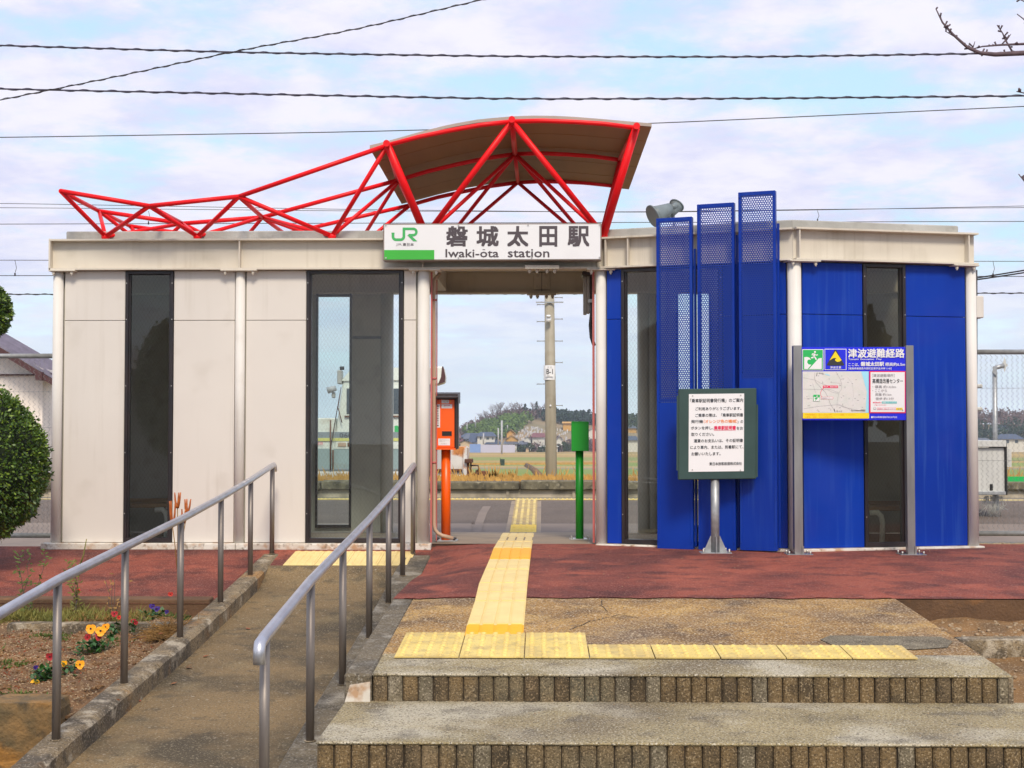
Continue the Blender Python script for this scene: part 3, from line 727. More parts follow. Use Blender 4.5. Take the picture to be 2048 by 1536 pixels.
# ================================================================== STATION BUILDING
class Seg:
    def __init__(s, a, b):
        s.a = Vector((*a, 0)); s.b = Vector((*b, 0)); s.L = (s.b - s.a).length
        s.d = (s.b - s.a) / s.L; s.n = Vector((s.d.y, -s.d.x, 0))
    def pt(s, u, v, z): return s.a + s.d * u + s.n * v + Vector((0, 0, z))
    def u(s, px, py=800):
        r = ray(px, py); t = (s.a - Vector((EYE.x, EYE.y, 0))).dot(s.n) / Vector((r.x, r.y, 0)).dot(s.n)
        return (Vector((EYE.x + r.x * t, EYE.y + r.y * t, 0)) - s.a).dot(s.d)
    def box(s, m, u0, u1, v0, v1, z0, z1):
        return m.hexa([s.pt(u0, v1, z0), s.pt(u1, v1, z0), s.pt(u1, v0, z0), s.pt(u0, v0, z0), s.pt(u0, v1, z1), s.pt(u1, v1, z1), s.pt(u1, v0, z1), s.pt(u0, v0, z1)])
YF, YB = 11.70, 13.72
XL = P(101, 800, YF).x; X4 = P(1202, 800, YF).x
XC, YC = P(1590, 800, 11.16).x, 11.16
XR, YR = P(1944, 800, 11.52).x, 11.52
S1 = Seg((XL, YF), (X4, YF)); S2 = Seg((X4, YF), (XC, YC)); S3 = Seg((XC, YC), (XR, YR))
SB = Seg((XL, YB), (XR + .02, YB)); SR = Seg((XR + .02, YB), (XR, YR)); SL = Seg((XL + .05, YF), (XL + .05, YB))
ZB0, ZB1 = P(400, 541, YF).z, P(300, 480, YF).z     # beam bottom and top
zt = .012
st = thing('station_building', 'low station building, beige panels left and blue panels right of its open passage', 'station', (0, 12.5, 0))
def col_part(x, y, z0=-.02, z1=None, r=.052, mat='column', nm='column'):
    m = MB(); m.tube([(x, y, z0), (x, y, z1 or ZB0)], r, 24); o = m.build(nm, mat, st); return o
xc = [P(114.5, 800, YF).x, P(479.5, 800, YF).x, P(847, 800, YF).x, X4]
for x, r_ in zip(xc, (.042, .040, .050, .042)): col_part(x, YF, r=r_)
col_part(XC, YC, r=.054); col_part(XR, YR, r=.042)
def beam(S, u0, u1, dz, mat='beige_beam', stiff=()):
    m = MB(); t = .014
    S.box(m, u0, u1, -.075, .075, ZB0 + dz, ZB0 + t + dz); S.box(m, u0, u1, -.075, .078, ZB1 - t + dz, ZB1 + dz)
    S.box(m, u0 + .001, u1 - .001, -.005, .005, ZB0 + t - .001 + dz, ZB1 - t + .001 + dz)
    m.build('beam', mat, st)
    for u in stiff:
        m = MB(); S.box(m, u - .005, u + .005, .005, .070, ZB0 + t + dz, ZB1 - t + dz); m.build('beam_stiffener', mat, st)
beam(S1, -.0, S1.L - .04, 0, stiff=[S1.u(480), S1.u(846)])
beam(S2, -.035, S2.L - .0, .0025, stiff=[.06, .25])
beam(S3, -.012, S3.L + .03, .005, stiff=[.02, S3.L - .05])
beam(SB, 0, SB.L, .0012)
m = MB(); m.box(XL - .004, XL + .010, YF - .075, YB, ZB0 - .002, ZB1 + .003); m.build('beam', 'beige_beam', st)
m = MB(); SR.box(m, 0, SR.L, -.01, .01, ZB0 - .002, ZB1 + .002); m.build('beam', 'beige_beam', st)
# cross beams over the passage
for x in (xc[2], X4):
    m = MB(); m.box(x - .06, x + .06, YF + .08, YB - .08, ZB0 + .02, ZB1 - .02); m.build('beam', 'beige_beam', st)
# column head plates with bolts
def head(S, u, w=.15, dz=0):
    m = MB(); S.box(m, u - w, u + w, -.06, .085, ZB0 - .012 + dz, ZB0 - .001 + dz); o = m.build('head_plate', 'beige_beam', st, bevel=.002)
    for du in (-w + .035, w - .035):
        m = MB(); p = S.pt(u + du, .06, ZB0 - .012 + dz); m.tube([p, p - Vector((0, 0, .022))], .013, 6, smooth=False); m.tube([p - Vector((0, 0, .02)), p - Vector((0, 0, .034))], .008, 8); m.build('bolt', 'beige_beam', o)
head(S1, S1.u(120) + .03, .11); head(S1, S1.u(479.5)); head(S1, S1.u(850), .13); head(S1, S1.u(1202) - .0, .115)
head(S3, .06, .13, .003); head(S3, S3.L - .08, .11, .003)
# wall sections ------------------------------------------------------------
ZJ = P(300, 641, YF).z
def panel(S, u0, u1, mat, zj=None, nm='wall_panel'):
    zj = zj or ZJ; g = .004
    for a, b in ((zt, zj - g / 2), (zj + g / 2, ZB0 - .004)):
        m = MB(); S.box(m, u0 + g / 2, u1 - g / 2, -.03, .0 + random.uniform(-.0012, .0012), a, b); m.build(nm, mat, st, bevel=.0025)
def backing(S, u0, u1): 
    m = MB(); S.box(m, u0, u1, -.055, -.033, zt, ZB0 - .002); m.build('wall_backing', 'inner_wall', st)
def window(S, u0, u1, gmat, z0=zt + .002, z1=None, v=.012, fw=.026, bottom=.035):
    z1 = z1 or ZB0 - .004
    fr = MB(); d = .075
    S.box(fr, u0, u0 + fw, v - d, v, z0, z1); S.box(fr, u1 - fw, u1, v - d, v, z0, z1)
    S.box(fr, u0 + fw, u1 - fw, v - d, v, z1 - fw, z1); S.box(fr, u0 + fw, u1 - fw, v - d, v, z0, z0 + bottom)
    o = fr.build('window_frame', 'black_frame', st, bevel=.002)
    i = MB(); q = fw + .012
    S.box(i, u0 + fw, u0 + q, v - d + .01, v - .02, z0 + bottom, z1 - fw); S.box(i, u1 - q, u1 - fw, v - d + .01, v - .02, z0 + bottom, z1 - fw)
    i.build('glazing_bead', 'black_frame', o)
    p = MB(); a, b, c, e = S.pt(u0 + fw, v - .04, z0 + bottom), S.pt(u1 - fw, v - .04, z0 + bottom), S.pt(u1 - fw, v - .04, z1 - fw), S.pt(u0 + fw, v - .04, z1 - fw)
    p.quad(a, b, c, e); p.build('window_pane', gmat, o)
    for uu in (u0 + .010, u1 - .010):
        for zz in (.25, .75, 1.3, 1.85, 2.15):
            s = MB(); c0 = S.pt(uu, v, zz); s.tube([c0 - S.n * .002, c0 + S.n * .003], .005, 6); s.build('screw', 'bolt', o)
U = S1.u
glass_mat('glass_front', (.88, .95, .95), True, tuple(S1.d)); glass_mat('glass_diag', (.86, .92, .88), True, tuple(S2.d)); glass_mat('glass_right', (.80, .80, .66), True, tuple(S3.d))
glass_mat('glass_left', (.72, .76, .72), True, tuple(S1.d))
panel(S1, U(127), U(249), 'beige'); window(S1, U(249.5), U(345.5), 'glass_left'); panel(S1, U(346), U(469), 'beige')
panel(S1, U(491), U(612), 'beige'); window(S1, U(612.5), U(806), 'glass_front'); panel(S1, U(807), U(832), 'beige')
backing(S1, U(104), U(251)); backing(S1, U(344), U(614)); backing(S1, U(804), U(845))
u2 = S2.u
panel(S2, u2(1213.5), u2(1243), 'blue'); window(S2, u2(1243.5), u2(1446), 'glass_diag'); panel(S2, u2(1447), u2(1574), 'blue')
backing(S2, u2(1204), u2(1245)); backing(S2, u2(1445), u2(1588))
u3 = S3.u
zj3 = ZJ
panel(S3, u3(1606), u3(1727), 'blue', zj3); window(S3, u3(1727.5), u3(1812.5), 'glass_right'); panel(S3, u3(1813), u3(1933), 'blue', zj3)
backing(S3, u3(1595), u3(1729)); backing(S3, u3(1811), u3(1942))
# sill channel
def sill(S, a, b, dz=0, zlo=-.045):
    n = max(1, int((b - a) / 1.3)); L = (b - a) / n
    for k in range(n):
        m = MB(); S.box(m, a + k * L + .002, a + (k + 1) * L - .002, -.05, .075, zlo, zt - .003 + dz); m.build('base_sill', 'sill', st, bevel=.006)
sill(S1, -.045, U(864)); sill(S2, -.03, S2.L - .04, .001, -.02); sill(S3, -.04, S3.L + .06, .002, -.03)
# roof slab
poly = [(XL + .10, YF + .045), (X4 - .0, YF + .045), (XC, YC + .05), (XR - .08, YR + .05), (XR - .06, YB - .05), (XL + .10, YB - .05)]
zs = P(400, 462, YF + .045).z
m = MB(); m.prism(poly, (1, 0, 0), (0, 1, 0), (0, 0, ZB1 + .007), (0, 0, zs - ZB1 - .007)); m.build('roof_slab', 'slab', st, bevel=.008)
m = MB(); m.prism([(XL + .02, YF + .01), (X4, YF + .01), (XC, YC + .03), (XR - .02, YR + .02), (XR - .02, YB - .02), (XL + .02, YB - .02)], (1, 0, 0), (0, 1, 0), (0, 0, ZB1 - .045), (0, 0, .025)); m.build('ceiling', 'column', st)
# back walls
UB = SB.u
def bpanel(a, b, z0=-.04, z1=None):
    m = MB(); SB.box(m, a, b, -.02, .02, z0, z1 or ZB0 - .003); m.build('back_wall', 'inner_wall', st)
zbw = P(670, 1055, YB).z
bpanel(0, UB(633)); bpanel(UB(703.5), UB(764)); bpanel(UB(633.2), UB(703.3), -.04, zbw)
m = MB(); a, b = UB(633), UB(704)
for x0, x1, z0, z1 in ((a, a + .02, zbw, ZB0), (b - .02, b, zbw, ZB0), (a + .02, b - .02, zbw, zbw + .03), (a + .02, b - .02, ZB0 - .03, ZB0 - .004)): SB.box(m, x0, x1, .02, .055, z0, z1)
o = m.build('window_frame', 'black_frame', st); m = MB(); m.quad(SB.pt(a, .03, zbw), SB.pt(b, .03, zbw), SB.pt(b, .03, ZB0 - .01), SB.pt(a, .03, ZB0 - .01)); m.build('window_pane', 'glass_clear', o)
m = MB(); SB.box(m, UB(705), UB(764), .021, .027, P(730, 678, YB).z, P(730, 673, YB).z); m.build('panel_joint', 'black_frame', st)
xb = P(774, 800, YB).x; col_part(xb, YB, -.05, mat='inner_col', r=.062)
for px in (1287, 1304): col_part(P(px, 800, YB).x, YB + (.0 if px < 1300 else .03), -.05, mat='inner_col', r=.058)
bpanel(UB(1314), UB(1352)); bpanel(UB(1422), SB.L); bpanel(UB(1352.3), UB(1421.7), -.04, P(1380, 1050, YB).z)
m = MB(); a, b = UB(1352), UB(1422)
for x0, x1, z0, z1 in ((a, a + .02, zbw, ZB0), (b - .02, b, zbw, ZB0)): SB.box(m, x0, x1, .02, .055, z0, z1)
m.build('window_frame', 'black_frame', st)
# side walls
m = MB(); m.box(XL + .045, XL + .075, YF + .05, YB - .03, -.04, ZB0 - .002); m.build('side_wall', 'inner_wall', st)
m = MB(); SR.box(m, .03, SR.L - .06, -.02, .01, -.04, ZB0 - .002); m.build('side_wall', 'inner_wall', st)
# door post angles, drain pipe and anchor plates in the passage
m = MB(); a = P(863, 800, YF + .07).x; m.box(a - .008, a + .006, YF + .06, YF + .09, .01, ZB0); m.build('passage_jamb', 'pinkish', st)
m = MB(); a = P(873.5, 800, YF + .3).x; m.box(a - .004, a + .004, YF + .28, YF + .32, .0, ZB0 - .05); m.build('passage_jamb', 'pinkish', st)
m = MB(); a = P(1188, 800, YF + .07).x; m.box(a - .012, a + .006, YF + .06, YF + .10, .01, ZB0); m.build('passage_jamb', 'pinkish', st)
m = MB(); p0 = P(868, 560, YF + .16); p1 = P(868, 1050, YF + .16)
pts = [Vector((p0.x + .05, p0.y, p0.z + .06)), p0, p1] + [Vector((p1.x + .09 * (1 - math.cos(R(t))), p1.y, p1.z - .09 * math.sin(R(t)))) for t in (25, 50, 75)] + [Vector((p1.x + .16, p1.y, p1.z - .11))]
m.tube(pts, .016, 12); dp = m.build('drain_pipe', 'tan_pipe', st)
for py in (600, 757, 925):
    m = MB(); q = P(868, py, YF + .16); m.tube([q - Vector((0, 0, .008)), q + Vector((0, 0, .008))], .020, 12); m.build('pipe_clip', 'pinkish', dp)
m = MB(); q = P(1175, 1085, 11.9); m.tube([q + Vector((.0, 0, -.01)), q + Vector((.05, 0, -.045))], .02, 6); m.build('anchor', 'grey_box', st)
# splice plates: front flange, back web, back flange
def pl(px0, py0, px1, py1, Y, th, mat='beige_beam'):
    a = P(px0, py1, Y); b = P(px1, py0, Y); m = MB(); m.box(a.x, b.x, Y - th, Y, a.z, b.z); return m.build('splice_plate', mat, st, bevel=.002)
def bolts(o, pts, Y, down=True, s=1):
    for px, py in pts:
        m = MB(); p = P(px, py, Y); d = Vector((0, 0, -1)) if down else Vector((0, -1, 0))
        m.tube([p, p + d * .018 * s], .016 * s, 6, smooth=False); m.tube([p + d * .018 * s, p + d * .03 * s], .010 * s, 8); m.build('bolt', 'beige_beam', o)
o = pl(1050, 532, 1118, 539.5, YF - .08, .06); bolts(o, [(1059, 539), (1074, 539), (1094, 539), (1109, 539)], YF - .10)
m = MB(); a = P(1050, 537, YF); 
o = pl(1067, 546, 1100, 579, YB - .012, .012); bolts(o, [(1075, 552), (1091, 552), (1075, 571), (1091, 571)], YB - .024, False, .8)
o = pl(1054, 587, 1112, 591, YB - .05, .05); bolts(o, [(1062, 591), (1075, 591), (1093, 591), (1105, 591)], YB - .08)
m = MB(); a = P(1083.5, 546, YB); m.box(a.x - .002, a.x + .002, YB - .027, YB - .0245, ZB0 + .02, ZB1 - .02); m.build('splice_joint', 'black_frame', st)
# switch boxes on the right side of the passage
for (a, b, c, d, Yq, mt) in ((1167, 545, 1174, 628, 12.2, 'grey_box'), (1174.5, 548, 1180, 626, 12.15, 'grey_box')):
    m = MB(); p = P(a, d, Yq); q = P(b and c, b, Yq); m.box(p.x, q.x, Yq, Yq + .12, p.z, q.z); o = m.build('switch_box', mt, st, bevel=.006)
m = MB(); p = P(1164, 553, 12.15); q = P(1186, 544, 12.15); m.box(p.x, q.x, 12.08, 12.3, p.z, q.z); m.build('box_cowl', 'dark_brown', st, bevel=.008)
m = MB(); m.tube([P(1183, 548, 12.05), P(1184, 620, 12.05), P(1181, 650, 12.05), P(1183, 675, 12.05), P(1188, 690, 12.0)], .016, 8); m.build('cable_duct', 'dark_brown', st)
m = MB(); p = P(1177, 605, 12.0); q = P(1187, 598, 12.0); m.box(p.x, q.x, 12.0, 12.02, p.z, q.z); m.build('cable_clamp', 'bolt', st)
# little box at the right end of the wall
m = MB(); p = P(1951, 636, YR + .1); q = P(1966, 592, YR + .1); m.box(p.x, q.x, YR + .08, YR + .2, p.z, q.z); m.build('junction_box', 'column', st, bevel=.006)
m = MB(); m.tube([P(1953, 540, YR + .12), P(1953, 1080, YR + .12)], .008, 8); m.build('conduit', 'dark_cable', st)

# benches inside
def bench(x0, x1, pipes, y1, z, label):
    t = thing('bench', label, 'bench', ((x0 + x1) / 2, y1 - .2, 0))
    m = MB(); m.box(x0, x1, y1 - .36, y1 - .0, z - .035, z); m.build('seat', 'wood', t, bevel=.006)
    m = MB(); m.box(x0, x1, y1 - .03, y1, z + .0, z + .03); m.build('seat_back_rail', 'wood', t)
    for px in pipes:
        p = P(px, 1010, y1 - .42); x = p.x; m = MB()
        m.tube([(x - .10, p.y, z - .05), (x - .04, p.y, z - .045), (x - .012, p.y, z - .075), (x, p.y, z - .13), (x - .01, p.y, -.02)], .022, 12); m.build('bench_support', 'white_pipe', t)
bench(P(200, 800, 12.3).x, P(440, 800, 12.3).x, (334,), 12.45, .31, 'wooden bench with white pipe legs behind the leftmost narrow window')
bench(P(1700, 800, 11.95).x, P(1830, 800, 11.95).x, (1765,), 12.1, .31, 'wooden bench with curved white pipe leg behind the window in the blue wall')
# map board seen on the inner wall is too dark to tell: left out

# ---- truss and canopy
tr = thing('roof_truss', 'bright red tubular steel truss zigzagging along the roof and carrying the canopy', 'truss', (-1.5, 12, 2.5))
YT = (11.35, 12.31, 13.39)
def tx(px, py, k):
    p = P(px, py, YT[k]); return p
T = {'A': (tx(121.5, 382, 0), tx(198, 422, 1), tx(259.5, 452, 2)), 'B': (tx(298.5, 412, 0), tx(365, 447, 1), tx(419, 474, 2)),
     'C': (tx(478, 393, 0), tx(525, 434.5, 1), tx(570, 468, 2)), 'D': (tx(775, 290.5, 0), tx(797, 360, 1), tx(821, 410, 2)),
     'E': (tx(1024, 243, 0), tx(1030, 308, 1), tx(1036, 365, 2)), 'Fv': (tx(1272, 256, 0), tx(1240, 320, 1), tx(1228, 372, 2))}
bx_ = [P(px, 472, YF - .01).x for px in (211, 395, 664, 852, 1207)]
bz = ZB1 + .028
B1 = [Vector((x, YF - .01, bz)) for x in bx_]; B2 = [Vector((x, 13.1, zs + .005)) for x in bx_]
rt = .0188
def strut(a, b, r=rt, nm='strut'):
    m = MB(); m.tube([a, b], r, 14); m.build(nm, 'red_paint', tr)
names = ['A', 'B', 'C', 'D', 'E', 'Fv']
for i, (n0, n1) in enumerate(zip(names, names[1:])):
    for k in range(3):
        if i >= 3:
            a, b = T[n0][k], T[n1][k]; mid = (a + b) / 2 + Vector((0, 0, .022)); m = MB(); m.tube([a, a.lerp(mid, .5) + Vector((0, 0, .008)), mid, mid.lerp(b, .5) + Vector((0, 0, .008)), b], rt, 14); m.build('chord', 'red_paint', tr)
        else: strut(T[n0][k], T[n1][k], rt, 'chord')
for n in names:
    a, b, c = T[n]; ext = Vector((0, -.07, 0)) if n in 'DEFv' else Vector((0, 0, 0))
    strut(a + ext, b, rt * (1.25 if n in ('D', 'E', 'Fv') else 1), 'cross_tube'); strut(b, c, rt * .95, 'cross_tube')
    if n in ('D', 'E', 'Fv'):
        m = MB(); m.tube([a + ext - Vector((0, .012, 0)), a + ext], rt * 1.45, 14); m.build('tube_cap', 'red_paint', tr)
for i in range(5):
    for n in (names[i], names[i + 1]):
        big = (n in ('D',) and i == 3) or (n == 'Fv'); r = .033 if big else (.025 if n == 'E' else rt)
        strut(T[n][0], B1[i], r); strut(T[n][1], B1[i], rt * .9 if not big else rt)
        strut(T[n][1], B2[i], rt * .9); strut(T[n][2], B2[i], rt * .9)
for b in B1 + B2:
    m = MB(); m.ball(b - Vector((0, 0, .004)), .036, .03, .028, 12, 8); m.build('node', 'red_paint', tr)
# canopy sheet: ribs of folded steel
top = [(P(px, py, 11.4).x, P(px, py, 11.4).z) for px, py in ((740, 293), (775, 284.5), (840, 266), (900, 251), (960, 240.5), (1024, 235), (1062, 233.5), (1110, 234), (1150, 236), (1200, 240), (1250, 244.5), (1303, 249))]
ca = thing('canopy', 'curved brown sheet canopy over the station entrance', 'canopy', (-.2, 12.4, 3.2))
Xl, Xr = top[0][0], top[-1][0]; KS = 26
def cz(x, y): 
    return interp([(a, b) for a, b in top], x) - (y - 11.4) / 2.1 * (.115 + .03 * (x - Xl) / (Xr - Xl))
def cx(t, y): 
    l = Xl + (P(803, 407, 13.5).x - Xl) * (y - 11.4) / 2.1; r = Xr + (P(1258, 375, 13.5).x - Xr) * (y - 11.4) / 2.1
    return l + (r - l) * t
for k in range(5):           # five lengthwise sheets with laps
    y0 = 11.4 + 2.1 * k / 5; y1 = 11.4 + 2.1 * (k + 1) / 5 - .002; m = MB(); vs = []
    for i in range(KS + 1):
        for y, dz in ((y0, 0), (y0, -.022), (y1, -.020), (y1, 0)):
            x = cx(i / KS, y); vs.append((x, y, cz(x, y) + dz))
    fs = [(i * 4 + a, i * 4 + (a + 1) % 4, (i + 1) * 4 + (a + 1) % 4, (i + 1) * 4 + a) for i in range(KS) for a in range(4)] + [(0, 1, 2, 3), (KS * 4 + 3, KS * 4 + 2, KS * 4 + 1, KS * 4)]
    m.add(vs, fs); m.build('canopy_sheet', 'canopy', ca)
for y in (11.392, 13.508):
    m = MB(); vs = []
    for i in range(KS + 1):
        x = cx(i / KS, y); vs += [(x, y - .006, cz(x, y) + .006), (x, y + .006, cz(x, y) + .006), (x, y + .006, cz(x, y) - .02), (x, y - .006, cz(x, y) - .02)]
    m.add(vs, [(i * 4 + a, i * 4 + (a + 1) % 4, (i + 1) * 4 + (a + 1) % 4, (i + 1) * 4 + a) for i in range(KS) for a in range(4)]); m.build('canopy_trim', 'canopy_edge', ca)

# ---- blue perforated screens
def fin(px0, px1, pytop, pybot, pyperf, Y, label):
    p = P(px0, 800, Y); ang = math.atan2(S2.d.y, S2.d.x); d = S2.d
    S = Seg((p.x, p.y), (p.x + d.x, p.y + d.y)); w = S.u(px1); S = Seg((p.x, p.y), (p.x + d.x * w, p.y + d.y * w))
    z1 = P(px0, pytop, p.y).z; z0 = P(px0, pybot, p.y).z; zp = P(px0, pyperf, p.y).z
    t = thing('perforated_screen', label, 'screen', (p.x + .15, p.y, z0), 'blue perforated screens before the diagonal wall')
    key = 'perf_%d' % px0; perf_mat(key, tuple(S.d))
    bw = .022; tk = .003; dp = .055
    m = MB(); m.quad(S.pt(bw, 0, zp), S.pt(w - bw, 0, zp), S.pt(w - bw, 0, z1 - .03), S.pt(bw, 0, z1 - .03)); m.build('perforated_sheet', key, t)
    m = MB(); S.box(m, bw, w - bw, -tk, 0, z0, zp - .001); m.build('solid_sheet', 'blue_fin', t)
    m = MB()
    S.box(m, 0, bw, -dp, .001, z0, z1); S.box(m, w - bw, w, -dp, .001, z0, z1); S.box(m, bw, w - bw, -dp, .001, z1 - .03, z1)
    m.build('screen_frame', 'blue_fin', t, bevel=.002)
    m = MB(); S.box(m, w + .0005, w + .016, -.09, -.06, z0 + .02, z1 - .25); m.build('rear_post', 'blue_fin', t)
    for zz in (z0 + .12, (z0 + zp) / 2, zp + .02):
        m = MB(); S.box(m, bw, w - bw, -.03, -.008, zz - .012, zz + .012); m.build('cross_bar', 'blue_fin', t)
    bm_ = MB(); bm_.tube([Vector((0, 0, 0)), Vector(S.n) * .006], .006, 6); bme = mesh_of(bm_, 'rivet', 'blue_fin')
    n = 9
    for i in range(n):
        zz = z0 + .06 + (z1 - z0 - .1) * i / (n - 1)
        for uu in (bw / 2, w - bw / 2): inst('rivet', bme, S.pt(uu, .001, zz), t)
fin(1313.5, 1385, 437, 1097, 805, 11.38, 'shortest blue perforated screen, standing left of the other two')
fin(1395.5, 1470, 409, 1099, 792, 11.28, 'middle blue perforated screen, stepped between the shortest and the tallest')
fin(1478.5, 1553, 385, 1100, 757, 11.15, 'tallest blue perforated screen, nearest the white corner column')
# roof edge bracket behind screens + floodlights
def flood(c, aim, s, label):
    c = Vector(c); aim = Vector(aim).normalized(); t = thing('floodlight', label, 'floodlight', c - Vector((0, 0, .12)))
    m = MB(); m.tube([c - aim * .13 * s, c - aim * .05 * s, c + aim * .02 * s, c + aim * .06 * s], .05 * s, 20, r1=.098 * s); m.build('housing', 'lamp_grey', t)
    m = MB(); m.tube([c + aim * .058 * s, c + aim * .072 * s], .108 * s, 20); m.build('rim', 'lamp_grey', t)
    m = MB(); m.tube([c + aim * .071 * s, c + aim * .074 * s], .095 * s, 20); m.build('lens', 'lamp_glass', t)
    m = MB(); m.tube([c - aim * .13 * s, c - aim * .20 * s], .028 * s, 14); m.build('socket', 'lamp_grey', t)
    m = MB(); b = c - Vector((0, 0, .17)); m.tube([c + Vector((0, .1, 0)) * s, c + Vector((0, .1, -.06)), b], .012, 6); m.build('bracket', 'galv', t)
flood(P(1318, 427, 11.75), (-.62, -.25, -.32), .9, 'big grey floodlight on the roof edge behind the shortest blue screen')
flood(P(1349, 417, 11.95), (.35, .3, .5), .62, 'small grey floodlight turned up beside the big floodlight')

# ---- station name sign
YS = 11.5
sn = thing('station_sign', 'wide white station name board with green emblem above the passage', 'sign', P(985, 521, YS))
fs_ = lambda x, y, l: P(x, y, YS - .0012 * l)
def pbox(x0, y0, x1, y1, Y0, th, nm, mat, par, bevel=0):
    a = P(x0, y1, Y0); b = P(x1, y0, Y0); m = MB(); m.box(a.x, b.x, Y0, Y0 + th, a.z, b.z); return m.build(nm, mat, par, bevel=bevel)
pbox(766, 446, 1203, 521.5, YS + .001, .115, 'sign_case', 'sign_edge', sn, .003)
pbox(768.5, 448.5, 1200.5, 519, YS - .003, .0035, 'sign_face', 'sign_white', sn)
rect(768.5, 500, 868.5, 519, fs_, 4, 'sign_green', sn, 'green_band')
def sgn(px, py): return (760 + px / 4.267, 440 + py / 4.267)
Jc = [sgn(111, 111), sgn(111, 140)] + [sgn(*q) for q in arc(137, 142, 26, 180, 270, 5)] + [sgn(170, 168)] + [sgn(*q) for q in arc(176, 140, 28, 270, 360, 5)] + [sgn(204, 78)]
stroke(Jc, 5.4, fs_, 4, 'jr_green', sn, 'emblem')
stroke([sgn(98, 113), sgn(124, 113)], 2.6, fs_, 4.6, 'jr_green', sn, 'emblem')
Rc = [sgn(193, 75), sgn(285, 75)] + [sgn(*q) for q in arc(284, 102, 27, 90, -90, 10)] + [sgn(243, 129)]
stroke(Rc, 5.0, fs_, 4.3, 'jr_green', sn, 'emblem')
flat([sgn(232, 129), sgn(262, 129), sgn(318, 181), sgn(284, 181)], fs_, 4.5, 'jr_green', sn, 'emblem')
for ch, x0, x1 in (('磐', 566, 748), ('城', 824, 1012), ('太', 1086, 1266), ('田', 1360, 1512), ('駅', 1602, 1786)):
    a = sgn(x0 + 4, 56); b = sgn(x1 - 4, 222); text(ch, (*a, *b), fs_, 'text_dark', sn, 4, bold=.028)
a = sgn(560, 249); b = sgn(1012, 318); text('Iwaki-ota', (*a, *b), fs_, 'text_dark', sn, 4, bold=.012); rect(*sgn(875, 250), *sgn(897, 256), fs_, 4, 'text_dark', sn, 'macron')
a = sgn(1092, 249); b = sgn(1444, 318); text('station', (*a, *b), fs_, 'text_dark', sn, 4, bold=.012)
a = sgn(135, 199); b = sgn(188, 222); text('JR', (*a, *b), fs_, 'print_grey', sn, 4, bold=.01)
a = sgn(194, 196); b = sgn(288, 222); text('東日本', (*a, *b), fs_, 'text_dark', sn, 4, bold=.01)
for px, py in ((50, 46), (670, 46), (1264, 44), (1874, 44), (50, 324), (670, 322), (1295, 320), (1874, 320)):
    x, y = sgn(px, py); m = MB(); p = P(x, y, YS - .004); m.tube([p, p + Vector((0, -.005, 0))], .007, 8); m.build('screw', 'bolt', sn)
for x in (830, 1100):
    m = MB(); p = P(x, 480, YS); m.box(p.x - .02, p.x + .02, YS + .11, YF - .004, p.z - .03, p.z + .03); m.build('sign_bracket', 'beige_beam', sn)

# ---- green notice board
YN = 11.0
nb = thing('notice_board', 'dark green notice board with white notice on a galvanised post', 'sign', P(1431, 1108, YN))
TL = R(-.55); cN = P(1435, 868, YN)
def fn_n(x, y, l):
    p = P(x, y, YN - .0012 * l) ; return p
def tiltq(x, y): 
    dx, dy = x - 1435, y - 868; return x + dy * -.004 - .0, y - dx * .012
fnn = lambda x, y, l: P(*tiltq(x, y), YN - .0012 * l)
def tbox(x0, y0, x1, y1, Y, th, nm, mat, par, bevel=0, f=tiltq):
    c = [(x0, y1), (x1, y1), (x1, y0), (x0, y0)]; v = []
    fr = [P(*f(*q), Y) for q in c]; bk = [p + Vector((0, th, 0)) for p in fr]
    m = MB(); m.hexa([fr[0], fr[1], bk[1], bk[0], fr[3], fr[2], bk[2], bk[3]]); return m.build(nm, mat, par, bevel=bevel)
tbox(1357, 777, 1513, 959, YN + .001, .05, 'board', 'board_green', nb, .006)
tbox(1353.5, 790, 1357.5, 940, YN + .010, .02, 'board_edge', 'board_green', nb); tbox(1512.5, 810, 1516, 955, YN + .010, .02, 'board_edge', 'board_green', nb)
tbox(1377.5, 787.5, 1488, 943, YN - .002, .0025, 'notice', 'print_white', nb)
for px, py in ((1385, 791), (1481, 791), (1385, 939), (1481, 941)):
    m = MB(); p = fnn(px, py, 2); m.tube([p, p - Vector((0, .004, 0))], .005, 8); m.build('pin', 'bolt', nb)
L_ = lambda t, x0, y0, x1, y1, mt='print_black', b=.012: text(t, (1350 + x0 / 7.68, 770 + y0 / 7.68 + .012 * (1350 + x0 / 7.68 - 1435), 1350 + x1 / 7.68, 770 + y1 / 7.68 + .012 * (1350 + x0 / 7.68 - 1435)), fnn, mt, nb, 3, bold=b)
for args in (('「乗車駅証明書発行機」のご案内', 232, 212, 1044, 272), ('ご利用ありがとうございます。', 312, 340, 1018, 392), ('ご乗車の際は、「乗車駅証明書', 312, 440, 1044, 494),
             ('発行機', 248, 537, 428, 588), ('（オレンジ色の機械）', 440, 533, 956, 588, 'print_orange'), ('」の', 958, 542, 1044, 588),
             ('ボタンを押し、', 244, 637, 590, 688), ('乗車駅証明書', 600, 630, 934, 688, 'print_red', .03), ('をお', 948, 640, 1044, 690), ('取りください。', 250, 735, 600, 786),
             ('運賃のお支払いは、その証明書', 290, 832, 1044, 886), ('により車内、または、到着駅にて、', 236, 932, 1052, 986), ('お願いいたします。', 254, 1034, 700, 1086), ('東日本旅客鉄道株式会社', 530, 1186, 1028, 1236)):
    L_(*args)
stroke([(1350 + 596 / 7.68, 770 + 696 / 7.68), (1350 + 936 / 7.68, 770 + 696 / 7.68)], .7, fnn, 3, 'print_red', nb, 'underline')
xp = P(1431.5, 1000, YN).x; z0 = zcen(YN) - .01
m = MB(); m.tube([(xp, YN + .045, z0), (xp, YN + .045, P(1431, 950, YN).z)], .033, 20); m.build('post', 'galv', nb)
